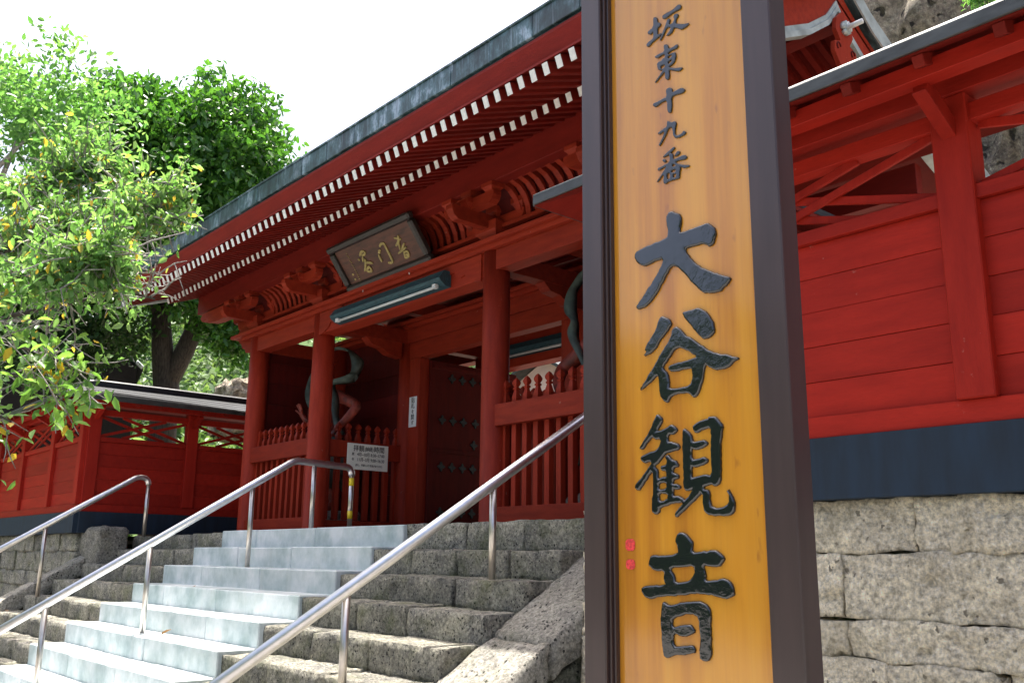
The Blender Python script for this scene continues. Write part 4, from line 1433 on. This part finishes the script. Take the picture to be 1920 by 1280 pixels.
CH['観'] = ((1170, 770, .1719), [[(375, 35), (430, 80), (430, 120), (395, 190), (370, 225), (450, 200), (530, 145), (585, 180), (595, 225), (545, 260), (500, 255), (490, 340), (555, 335), (610, 365), (625, 405), (590, 435), (520, 445), (455, 475), (400, 560), (345, 610), (385, 650), (385, 750), (440, 715), (475, 715), (475, 660), (430, 660), (405, 625), (420, 600), (475, 585), (480, 540), (460, 510), (490, 470), (545, 535), (590, 545), (612, 600), (560, 625), (540, 670), (600, 685), (620, 735), (550, 750), (545, 800), (600, 795), (640, 830), (590, 865), (550, 860), (550, 930), (620, 925), (660, 960), (680, 980), (770, 850), (700, 880), (660, 850), (662, 700), (655, 500), (650, 350), (650, 210), (680, 195), (730, 240), (760, 290), (765, 345), (840, 330), (890, 310), (935, 350), (900, 395), (800, 430), (750, 410), (750, 530), (830, 520), (890, 495), (935, 540), (900, 590), (800, 615), (750, 610), (750, 730), (830, 710), (900, 685), (970, 710), (955, 500), (960, 300), (955, 185), (880, 200), (800, 250), (760, 210), (765, 160), (820, 120), (930, 85), (935, 60), (990, 55), (1050, 100), (1095, 160), (1080, 250), (1065, 400), (1070, 600), (1070, 790), (1010, 830), (960, 800), (890, 830), (880, 850), (945, 860), (955, 1030), (1010, 1055), (1090, 1050), (1150, 1010), (1160, 930), (1150, 840), (1190, 920), (1225, 1020), (1215, 1110), (1160, 1145), (1030, 1150), (920, 1130), (880, 1080), (870, 880), (800, 960), (720, 1040), (640, 1110), (580, 1165), (560, 1120), (630, 1040), (660, 1000), (560, 1005), (400, 1060), (405, 1100), (360, 1135), (315, 1100), (320, 1000), (330, 800), (325, 650), (270, 730), (210, 830), (170, 870), (120, 835), (190, 740), (260, 650), (320, 550), (230, 575), (190, 530), (200, 490), (290, 455), (390, 410), (420, 310), (350, 320), (320, 280), (270, 350), (215, 430), (175, 410), (240, 310), (300, 200), (345, 80)],
      [(395, 785), (475, 785), (480, 840), (395, 860)], [(395, 895), (490, 912), (490, 962), (395, 990)]])
CH['音'] = ((1180, 985, .2109), [[(470, 50), (530, 85), (580, 155), (565, 240), (680, 225), (780, 210), (870, 290), (830, 350), (770, 370), (660, 350), (700, 430), (680, 490), (780, 480), (870, 465), (920, 510), (945, 570), (940, 625), (870, 655), (780, 625), (600, 600), (450, 620), (300, 630), (170, 655), (120, 590), (120, 540), (200, 525), (330, 530), (315, 470), (325, 400), (230, 405), (190, 360), (180, 320), (205, 260), (300, 265), (445, 250), (440, 190), (415, 130), (430, 80)],
      [(385, 375), (480, 370), (585, 355), (590, 430), (545, 490), (420, 510), (415, 440), (380, 400)],
      [(310, 665), (370, 710), (440, 685), (560, 670), (660, 675), (710, 705), (735, 760), (735, 1000), (745, 1130), (725, 1195), (680, 1210), (630, 1170), (640, 1000), (630, 820), (560, 780), (400, 815), (390, 905), (470, 885), (550, 870), (590, 920), (590, 960), (480, 990), (400, 950), (405, 1075), (480, 1065), (570, 1055), (600, 1090), (590, 1140), (400, 1150), (350, 1180), (310, 1150), (300, 1000), (290, 850), (295, 730)]])
CH['坂'] = ((1200, 0, .078125), [[(550, 400), (640, 335), (800, 260), (930, 130), (985, 125), (1015, 175), (985, 240), (880, 285), (740, 375), (630, 470), (560, 470)],
      [(335, 460), (365, 425), (430, 440), (445, 560), (480, 555), (520, 590), (510, 640), (440, 690), (440, 860), (520, 810), (535, 845), (440, 930), (320, 1030), (230, 1140), (180, 1135), (170, 1075), (250, 1000), (340, 935), (340, 770), (270, 850), (205, 830), (200, 780), (340, 670)],
      [(680, 470), (725, 460), (745, 500), (710, 600), (800, 590), (845, 470), (815, 430), (840, 370), (890, 340), (935, 360), (935, 410), (890, 480), (870, 580), (1000, 595), (1120, 585), (1180, 565), (1195, 600), (1130, 660), (1010, 735), (920, 700), (830, 680), (800, 780), (720, 860), (660, 880), (650, 860), (720, 780), (760, 670), (660, 680), (600, 830), (520, 985), (480, 985), (560, 800), (640, 600)]])
CH['東'] = ((1210, 75, .11723), [[(300, 100), (345, 72), (380, 100), (385, 155), (450, 125), (520, 75), (540, 105), (510, 150), (440, 175), (375, 215), (380, 245), (440, 220), (490, 200), (505, 260), (490, 340), (450, 400), (400, 430), (390, 445), (480, 460), (610, 445), (600, 475), (545, 515), (480, 505), (390, 485), (400, 560), (395, 630), (360, 650), (330, 620), (330, 510), (260, 590), (180, 690), (160, 690), (230, 590), (300, 490), (230, 500), (205, 450), (200, 390), (230, 355), (270, 345), (300, 300), (325, 295), (325, 235), (260, 265), (210, 305), (170, 295), (165, 270), (220, 240), (320, 195)],
      [(255, 430), (325, 400), (325, 450), (265, 480)], [(375, 360), (410, 340), (440, 310), (430, 360), (380, 400)], [(375, 270), (440, 245), (430, 290), (375, 310)]])
CH['十'] = ((1210, 75, .11723), [[(340, 800), (400, 765), (445, 790), (440, 850), (530, 800), (600, 770), (655, 810), (600, 865), (520, 880), (430, 920), (440, 1050), (430, 1160), (395, 1180), (365, 1150), (360, 970), (270, 1010), (180, 1085), (130, 1060), (145, 1020), (230, 985), (310, 935), (355, 925)]])
CH['九'] = ((1210, 215, .10941), [[(400, 110), (460, 145), (520, 115), (550, 150), (530, 240), (520, 340), (560, 370), (640, 330), (670, 275), (715, 310), (690, 350), (600, 400), (530, 415), (490, 370), (475, 220), (410, 240), (370, 350), (310, 460), (260, 548), (240, 530), (310, 400), (350, 290), (240, 355), (230, 320), (310, 260), (385, 210), (385, 140)]])
CH['番'] = ((1210, 215, .10941), [[(510, 550), (520, 590), (470, 640), (380, 720), (300, 745), (380, 660), (450, 600)], [(570, 625), (610, 640), (600, 680), (550, 715), (505, 725), (540, 660)], [(320, 765), (360, 775), (372, 810), (340, 830), (305, 800)],
      [(415, 690), (450, 655), (490, 690), (490, 780), (590, 735), (690, 690), (735, 740), (690, 780), (600, 790), (520, 820), (600, 860), (700, 865), (775, 870), (765, 900), (680, 930), (610, 900), (620, 930), (600, 1000), (605, 1100), (500, 1125), (400, 1160), (370, 1190), (340, 1195), (320, 1150), (335, 1060), (310, 1040), (230, 1160), (205, 1160), (280, 1050), (340, 960), (380, 890), (300, 930), (240, 975), (215, 935), (320, 880), (430, 820), (430, 740)],
      [(480, 850), (545, 880), (490, 905), (474, 885)], [(460, 965), (520, 945), (540, 960), (520, 1000), (455, 995)], [(490, 1030), (545, 1020), (540, 1080), (490, 1090)], [(400, 1005), (435, 1015), (440, 1090), (395, 1125), (378, 1050)]])
cz0 = Vector((XLi, YPN, 1.6))
br_ = random.Random(21)
for ch, ((ox, oy, s_), loops) in CH.items():
    big = s_ > .14
    out = []
    for lp in loops:
        q2 = []
        for (a, c) in lp:
            p = atY(ox + a * s_, oy + c * s_, YPN)
            q2.append((p.x - cz0.x, p.z - cz0.z))
        q2 = smooth_loop(q2)
        if big:   # frayed brush edges
            q3 = []
            for i in range(len(q2)):
                a, c = q2[i], q2[(i + 1) % len(q2)]
                L_ = math.hypot(a[0] - c[0], a[1] - c[1])
                k = max(1, int(L_ / .006))
                for j in range(k):
                    t = j / k
                    q3.append((a[0] + (c[0] - a[0]) * t + br_.gauss(0, .0006), a[1] + (c[1] - a[1]) * t + br_.gauss(0, .0006)))
            q2 = q3
        out.append(q2)
    me = curve_mesh('carved_character', out, 'lacquer', .0016, .0042 if big else .0016, 3)
    link('carved_character', me, panel, frame4(cz0 - Vector((0, .0012, 0)), (1, 0, 0), (0, 0, 1)))
for (a0, c0, a1, c1) in ((1173.5, 1010, 1191, 1032), (1174.5, 1048, 1191, 1067)):
    p, q_ = atY(a0, c0, YPN), atY(a1, c1, YPN)
    lp = smooth_loop([(p.x - cz0.x, p.z - cz0.z), (q_.x - cz0.x, p.z - cz0.z), (q_.x - cz0.x, q_.z - cz0.z), (p.x - cz0.x, q_.z - cz0.z)])
    link('seal_mark', curve_mesh('seal_mark', [lp], 'seal_red', .0008, .0004), panel, frame4(cz0 - Vector((0, .0006, 0)), (1, 0, 0), (0, 0, 1)))

# ------------------------------------------------------------------ cliff, hall and hut behind
v, f = [], []
NX, NZ = 110, 90
for j in range(NZ + 1):
    for i in range(NX + 1):
        x = -13.5 + 30 * i / NX
        z = 1.2 + 27 * j / NZ
        p = Vector((x * .35, z * .16, 2.0))
        d = noise.fractal(p, 1.0, 2.0, 6) * 1.4 + abs(noise.noise(Vector((x * .9, z * .12, 7)))) * 1.1 + noise.noise(Vector((x * 2.2, z * 1.2, 1))) * .35 + max(0, noise.noise(Vector((x * 1.1, z * .9, 4))) - .25) * 1.8
        edge = 3.5 * sstep(-10.5, -13.5, x)
        v.append((x, 19.5 + d + edge + .08 * z, z))
for j in range(NZ):
    for i in range(NX):
        a = j * (NX + 1) + i
        f.append((a, a + 1, a + NX + 2, a + NX + 1))
struct(link('cliff', mesh('cliff', v, f, 'cliff_stone', True)))

hut = thing('small_house', 'small pale pink gabled house seen through the gate beyond the right pickets', 'house', U(-26.4, 24.5, PLAT))
yh_ = 24 * S
ap, el = atY(1022, 668, yh_), atY(962, 728, yh_)
hw = ap.x - el.x
prism('house_wall', [(ap.x - hw * .86, 1.94), (ap.x + hw * .86, 1.94), (ap.x + hw * .86, el.z + .1), (ap.x, ap.z - .08), (ap.x - hw * .86, el.z + .1)], 'Y', yh_, yh_ + 2.6, 'plaster_pink', hut)
for sg in (-1, 1):
    prism('house_roof', [(ap.x, ap.z), (ap.x + sg * hw * 1.05, el.z - .03), (ap.x + sg * hw * 1.05, el.z + .05), (ap.x, ap.z + .085)], 'Y', yh_ - .35, yh_ + 2.9, 'eave_metal', hut)
boxm('house_window', (ap.x - .25, yh_ - .015, ap.z - 1.5), (ap.x + .25, yh_ + .02, ap.z - .85), 'dark_iron', hut)

# ------------------------------------------------------------------ foliage
NP = np.random.default_rng(12)
def leaf_geo(pos, size, droop=.2, up=.6, var=.35, shape=1):
    """one folded pointed leaf per position"""
    n = len(pos)
    ax = NP.normal(size=(n, 3))
    ax[:, 2] -= droop
    ax /= np.linalg.norm(ax, axis=1)[:, None]
    nr = NP.normal(size=(n, 3))
    nr[:, 2] += up * 2.2
    sd_ = np.cross(nr, ax)
    sd_ /= np.linalg.norm(sd_, axis=1)[:, None] + 1e-9
    nr = np.cross(ax, sd_)
    s = size * (1 + NP.uniform(-var, var, n))[:, None]
    wv = s * .24
    base = pos
    tip = pos + ax * s - nr * s * .12
    l1 = pos + ax * s * .33 + sd_ * wv + nr * s * .07
    l2 = pos + ax * s * .7 + sd_ * wv * .8 + nr * s * .03
    r1 = pos + ax * s * .33 - sd_ * wv + nr * s * .07
    r2 = pos + ax * s * .7 - sd_ * wv * .8 + nr * s * .03
    V = np.stack([base, l1, l2, tip, r2, r1], 1).reshape(-1, 3)
    i = np.arange(n)[:, None] * 6
    F = np.concatenate([i + np.array([[0, 1, 2, 3]]), i + np.array([[0, 3, 4, 5]])], 1).reshape(-1, 4)
    return V, F
def quad_mesh(name, V, F, mat):
    me = bpy.data.meshes.new(name)
    me.vertices.add(len(V))
    me.vertices.foreach_set('co', V.astype(np.float32).ravel())
    me.loops.add(F.size)
    me.loops.foreach_set('vertex_index', F.astype(np.int32).ravel())
    me.polygons.add(len(F))
    me.polygons.foreach_set('loop_start', (np.arange(len(F)) * 4).astype(np.int32))
    me.polygons.foreach_set('loop_total', np.full(len(F), 4, dtype=np.int32))
    me.update(calc_edges=True)
    me.materials.append(MATS[mat])
    return me
def clump_points(centers, rad, per):
    pts = []
    for c in centers:
        p = NP.normal(size=(per, 3))
        p /= np.linalg.norm(p, axis=1)[:, None]
        p *= (NP.uniform(0, 1, per) ** .45)[:, None] * rad * NP.uniform(.7, 1.25)
        p[:, 2] *= .75
        pts.append(p + np.array(c))
    return np.concatenate(pts)
def crown_centers(cx, cy, rx, ry, d, depth, n, shell=.5, lump=.15):
    """clump centres filling an ellipsoid whose outline is given in the photograph's frame"""
    out = []
    k = 0
    while len(out) < n:
        k += 1
        u, v_, w_ = NP.uniform(-1, 1, 3)
        r = math.sqrt(u * u + v_ * v_ + w_ * w_)
        if r > 1 or r < shell * NP.uniform(0, 1.2):
            continue
        th = math.atan2(v_, u)
        lim = 1 + lump * math.sin(th * 5 + 1) + lump * .6 * math.sin(th * 9 + 2)
        out.append(tuple(atD(cx + u * rx * lim, cy + v_ * ry * lim, d + w_ * depth)))
    return out
def tree(name, label, base, trunk_paths, mat, crown_mat, pts, size, **kw):
    t = thing(name, label, 'tree', base)
    for k, (path, rads, seg) in enumerate(trunk_paths):
        tube('trunk' if k == 0 else 'limb', path, rads, mat, t, seg)
    V, F = leaf_geo(pts, size, **kw)
    c = link('crown', quad_mesh('crown', V, F, crown_mat), t)
    c['kind'] = 'stuff'
    return t
def D(px, py, d): return atD(px, py, d)
def on_ground(px, py, d, z):
    p = D(px, py, d)
    return Vector((p.x, p.y, z))
# round evergreen behind the left fence
c = crown_centers(385, 350, 176, 203, 21, 2.3, 190, .62, .11)
c += crown_centers(430, 560, 75, 95, 20.5, 1.2, 34, .3)
c += crown_centers(250, 470, 130, 120, 20.5, 1.4, 50, .4)
c += crown_centers(215, 235, 75, 85, 20.5, 1.2, 34, .2)
pts = clump_points(c, .50, 165)
sprigs = []
for px, py in ((380, 128), (300, 150), (430, 165), (455, 190), (520, 205), (545, 245), (565, 265), (330, 140), (250, 175), (500, 230), (560, 300)):
    p = np.array(D(px, py, 21))
    for k in range(16):
        sprigs.append(p + np.array((NP.normal() * .07, NP.normal() * .1, -k * .05 + NP.normal() * .02)))
pts = np.concatenate([pts, np.array(sprigs)])
b_ = on_ground(310, 760, 21, 1.9)
tree('evergreen_tree', 'dense round glossy evergreen with forked dark trunk behind the left fence', b_,
     [([b_, D(312, 730, 21), D(305, 660, 21), D(302, 600, 21), D(330, 480, 21)], [.30, .27, .22, .2, .1], 12),
      ([D(312, 725, 21), D(345, 660, 20.9), D(372, 600, 20.8), D(410, 500, 20.6), D(430, 400, 20.6)], [.2, .2, .17, .13, .06], 10),
      ([D(303, 610, 21), D(270, 520, 21), D(230, 440, 21)], [.12, .1, .05], 8)],
     'bark', 'leaf_evergreen', pts, .155, droop=.35, up=.35)
# light airy tree at the top left
c = crown_centers(85, 215, 125, 118, 15, 1.6, 62, .2, .2)
b_ = on_ground(-60, 800, 15, 1.9)
tree('airy_tree', 'light green airy tree with thin branches at the top left', b_,
     [([b_, D(-50, 600, 15), D(-30, 420, 15), D(-5, 300, 15)], [.16, .13, .09, .05], 8), ([D(-25, 400, 15), D(30, 270, 15), D(60, 200, 15), D(85, 140, 15)], [.05, .03, .02, .01], 6),
      ([D(-20, 330, 15), D(60, 250, 14.8), D(140, 235, 14.8)], [.04, .02, .01], 6)], 'bark_grey', 'leaf_light', clump_points(c, .42, 75), .1, droop=.3, up=.4)
# dark understorey with leaning trunk
c = crown_centers(95, 620, 150, 95, 21, 1.2, 95, .2, .15)
b_ = on_ground(60, 760, 21, 1.9)
tree('shade_tree', 'dark shaded tree behind the cherry leaves at the left edge', b_,
     [([b_, D(60, 690, 21), D(64, 600, 21), D(50, 520, 21)], [.16, .14, .11, .05], 10), ([D(64, 640, 21), D(110, 570, 21), D(140, 530, 21)], [.08, .06, .03], 8)], 'bark', 'leaf_dark', clump_points(c, .55, 110), .14, droop=.35, up=.4)
# tiled shed beside the trees: gable towards the stairs, ridge running away from them
c0 = D(150, 640, 24)
away = Vector((c0.x, c0.y, 0)).normalized()
side = Vector((away.y, -away.x, 0))
FR = frame4((c0.x, c0.y, 0), side, (0, 0, 1))
FRi = Matrix.Identity(4)
for i in range(3):
    FRi[i][0], FRi[i][1], FRi[i][2] = side[i], away[i], (0, 0, 1)[i]
FRi.translation = (c0.x, c0.y, 0)
shed = thing('tiled_shed', 'dark shed with grey tiled gable edge behind the left fence', 'shed', (c0.x, c0.y, 1.93))
def shed_part(name, data_obj):
    data_obj.matrix_basis = FRi @ data_obj.matrix_basis
    WORLD[data_obj] = data_obj.matrix_basis.copy()
    data_obj.parent = shed
    data_obj.matrix_parent_inverse = WORLD[shed].inverted()
def loc2(px, py):
    p = at_plane(px, py, c0, away)
    q_ = FRi.inverted() @ p
    return (q_.x, q_.z)
(ax_, az_), (ex_, ez_) = loc2(150, 578), loc2(266, 694)
hwx = ex_ - ax_
shed_part('shed_wall', prism('shed_wall', [(ax_ - hwx * .93, 1.93), (ax_ + hwx * .93, 1.93), (ax_ + hwx * .93, ez_ + .05), (ax_, az_ - .04), (ax_ - hwx * .93, ez_ + .05)], 'Y', .12, 3.2, 'shed_wood'))
for sg in (-1, 1):
    xe_ = ax_ + sg * hwx * 1.02
    shed_part('shed_roof', prism('shed_roof', [(ax_, az_), (xe_, ez_), (xe_, ez_ + .07), (ax_, az_ + .07)], 'Y', .06, 3.4, 'roof_grey'))
    for k in range(9):
        t0, t1 = k / 9, (k + .93) / 9
        shed_part('verge_tile', beam('verge_tile', (ax_ + (xe_ - ax_) * t0, 0, az_ + .05 + (ez_ - az_) * t0), (ax_ + (xe_ - ax_) * t1, 0, az_ + .05 + (ez_ - az_) * t1), .12, .085, 'trim_pale', None, bev=.02))
# wooded slope
tp = []
for k in range(900):
    ang = R_(NP.uniform(-116, -38))
    r = NP.uniform(29, 70)
    zz_ = hill_r(r, ang)
    ht = NP.uniform(1.0, 3.2)
    for q_ in range(3):
        tp.append((r * math.sin(ang) + NP.normal() * .9, r * math.cos(ang) + NP.normal() * .9, zz_ + ht * NP.uniform(.3, 1)))
V, F = leaf_geo(clump_points(tp, 1.15, 42), .36, droop=.2, up=.5)
fo = link('hillside_forest', quad_mesh('hillside_forest', V, F, 'leaf_forest'))
tag(fo, 'sunlit green wood covering the slope beyond the left fence', 'woodland')
fo['kind'] = 'stuff'
# rock outcrop on the slope
rk = stone('rock_outcrop', D(446, 770, 30) + Vector((-.7, -.6, -.9)), D(452, 722, 30) + Vector((.7, .6, .1)), 'cliff_stone', None, 61, amp=.12, rnd_r=.3, res=.12)
tag(rk, 'bare grey rock outcrop on the green slope beside the gate column', 'rock')
# flowering shrub on top of the cliff edge above the right fence
c = crown_centers(1850, -12, 40, 22, 16, .5, 16, .1)
b_ = D(1850, 60, 17.5)
tree('cliff_shrub', 'small bright green shrub hanging at the top right above the fence roof', b_, [([b_, D(1850, 30, 16.8), D(1850, -10, 16)], [.04, .03, .015], 6)], 'bark', 'leaf_light', clump_points(c, .22, 60), .075, droop=.3, up=.5)

# ------------------------------------------------------------------ cherry tree reaching in from the left
cherry = thing('cherry_tree', 'cherry tree reaching in from the left with yellowing leaves and bare twigs', 'tree', on_ground(-330, 1100, 8.2, 0))
cb = on_ground(-330, 1100, 8.2, 0)
tube('trunk', [cb, D(-320, 900, 8.2), D(-290, 720, 8.2), D(-260, 560, 8.2), D(-230, 420, 8.2)], [.19, .16, .14, .12, .09], 'bark_grey', cherry, 12)
limbs = [[(-290, 720, 8.2), (-130, 640, 8), (30, 590, 7.8), (170, 560, 7.5), (240, 548, 7.3), (290, 560, 7.1)],
         [(-260, 560, 8.2), (-90, 500, 8.2), (60, 455, 8.3), (190, 420, 8.3), (260, 400, 8.2), (310, 390, 8.1)],
         [(-230, 430, 8.2), (-80, 390, 8.6), (60, 350, 8.8), (150, 325, 8.9), (215, 330, 8.8)],
         [(-260, 600, 8.2), (-80, 560, 7.5), (60, 510, 7.2), (150, 485, 7.0), (210, 480, 6.9)],
         [(-290, 730, 8.2), (-120, 700, 7.2), (-20, 690, 6.6), (70, 715, 6.3), (130, 760, 6.1)],
         [(-290, 740, 8.2), (-130, 760, 7.2), (-40, 760, 6.6), (20, 790, 6.3)],
         [(-290, 725, 8.2), (-100, 650, 7), (0, 640, 6.6), (90, 665, 6.4), (150, 700, 6.2)]]
leafpos, near = [], []
tv, tf = [], []
def add_tube(pts, rads, seg=5):
    v_, f_ = tube_geo(pts, rads, seg)
    o_ = len(tv)
    tv.extend(v_)
    tf.extend([tuple(i + o_ for i in q_) for q_ in f_])
cr_ = random.Random(17)
for li, lm in enumerate(limbs):
    P_ = [D(*q_) for q_ in lm]
    n = len(P_)
    tube('branch', P_, [(.022 if li < 4 else .011) * (1 - i / (n - .3)) + .004 for i in range(n)], 'bark', cherry, 8)
    ntw = (22, 90, 66, 74, 16, 9, 18)[li]
    for k in range(ntw):
        t = cr_.uniform(.30 if li < 4 else .42, 1.0) * (n - 1)
        i = min(n - 2, int(t))
        p = P_[i].lerp(P_[i + 1], t - i)
        ax = (P_[i + 1] - P_[i]).normalized()
        d = (ax * cr_.uniform(.2, 1.0) + Vector((cr_.gauss(0, .5), cr_.gauss(0, .5), cr_.gauss(0.05 if li < 4 else -.15, .5)))).normalized()
        L_ = (cr_.uniform(.25, .6) if li else cr_.uniform(.25, .5)) if li < 4 else cr_.uniform(.2, .45)
        pts_ = [p]
        for q_ in range(5):
            d = (d + Vector((cr_.gauss(0, .22), cr_.gauss(0, .22), cr_.gauss(-.02, .22)))).normalized()
            pts_.append(pts_[-1] + d * L_ / 5)
        add_tube(pts_, [.009, .008, .007, .006, .005, .003] if li < 4 else [.005, .0045, .004, .0035, .003, .002])
        nl = (cr_.randint(9, 16) if li == 0 else cr_.randint(34, 52)) if li < 4 else cr_.randint(9, 14)
        for q_ in range(nl):
            u_ = cr_.uniform(.1, 1) * 5
            j = min(4, int(u_))
            lp = pts_[j].lerp(pts_[j + 1], u_ - j) + Vector((cr_.gauss(0, .06), cr_.gauss(0, .06), cr_.gauss(0, .05)))
            (leafpos if li < 4 else near).append(tuple(lp))
        # side twigs
        for q_ in range(2 if li < 4 else 1):
            s0 = pts_[cr_.randint(1, 4)]
            dd = Vector((cr_.gauss(.2, .7), cr_.gauss(0, .7), cr_.gauss(0, .6))).normalized() * cr_.uniform(.12, .3)
            add_tube([s0, s0 + dd * .5 + Vector((0, 0, cr_.gauss(0, .02))), s0 + dd], [.0045, .0035, .002], 4)
cr_.shuffle(near)
leafpos += near[295:]
tw = link('twigs', mesh('twigs', tv, tf, 'bark_grey', True), cherry)
tw['kind'] = 'stuff'
def to_photo(p):
    d_ = RM.T @ (np.array(p) - np.array([0, 0, H]))
    return 960 + d_[0] / d_[2] * FPX, 640 + d_[1] / d_[2] * FPX
def keep(p):      # the twig ends by the roof corner are bare
    x_, y_ = to_photo(p)
    return not ((x_ > 262 and y_ > 425 and cr_.random() < .85) or x_ > 372)
leafpos = [p for p in leafpos if keep(p)]
V, F = leaf_geo(np.array(leafpos), .062, droop=.9, up=.6)
c = link('crown', quad_mesh('crown', V, F, 'leaf_cherry'), cherry)
c['kind'] = 'stuff'
# the nearest leaves one by one
green = [quad_mesh('leaf', *leaf_geo(np.zeros((1, 3)), .085, droop=.5, up=.6, var=.15), 'leaf_single') for k in range(14)]
for lp in near[:295]:
    rot = Matrix.Rotation(cr_.uniform(0, 6.28), 4, 'Z') @ Matrix.Rotation(cr_.uniform(-.4, .4), 4, 'X')
    link('leaf', green[cr_.randrange(14)], c, Matrix.Translation(lp) @ rot)

# ------------------------------------------------------------------ unseen trees behind the viewer, added to darken sign reflections and cut sky fill
vp_ = []
for k in range(330):
    x = NP.uniform(-55, 45)
    y = NP.uniform(-30, -13)
    zt_ = back_h(x, y)
    top = 8.6 + 2.5 * sstep(2, 25, x) + NP.uniform(-.7, .7)
    for q_ in range(9):
        vp_.append((x + NP.normal() * .9, y + NP.normal() * .9, zt_ + NP.uniform(.05, 1) * top))
V, F = leaf_geo(clump_points(vp_, 1.1, 24), .5, droop=.2, up=.4)
fo2 = link('unseen_woodland', quad_mesh('unseen_woodland', V, F, 'leaf_dark'))
tag(fo2, 'unseen dark woodland behind the viewer, added to darken reflections and fill light', 'woodland')
fo2['kind'] = 'stuff'

# a few fallen leaves on the stairs
for (x_, y_, n_, lab) in ((-15.75, 6.62, 3, 'dry brown leaf lying on the shaded marble tread below the middle rail'),
                          (-22.3, 5.35, 5, 'yellow leaf lying on the stone step at the far left'),
                          (-14.2, 5.5, 5, 'small dry leaf lying on the sunlit marble tread')):
    me = quad_mesh('fallen_leaf', *leaf_geo(np.zeros((1, 3)), .1, droop=0, up=6, var=.1), 'leaf_fallen')
    zf = PLAT - n_ * RISE - (.03 if x_ < -18 else 0)
    o_ = link('fallen_leaf', me, None, Matrix.Translation(U(x_, y_, zf) + Vector((0, 0, .012))) @ Matrix.Rotation(n_ * 1.7, 4, 'Z'))
    tag(o_, lab, 'leaf')
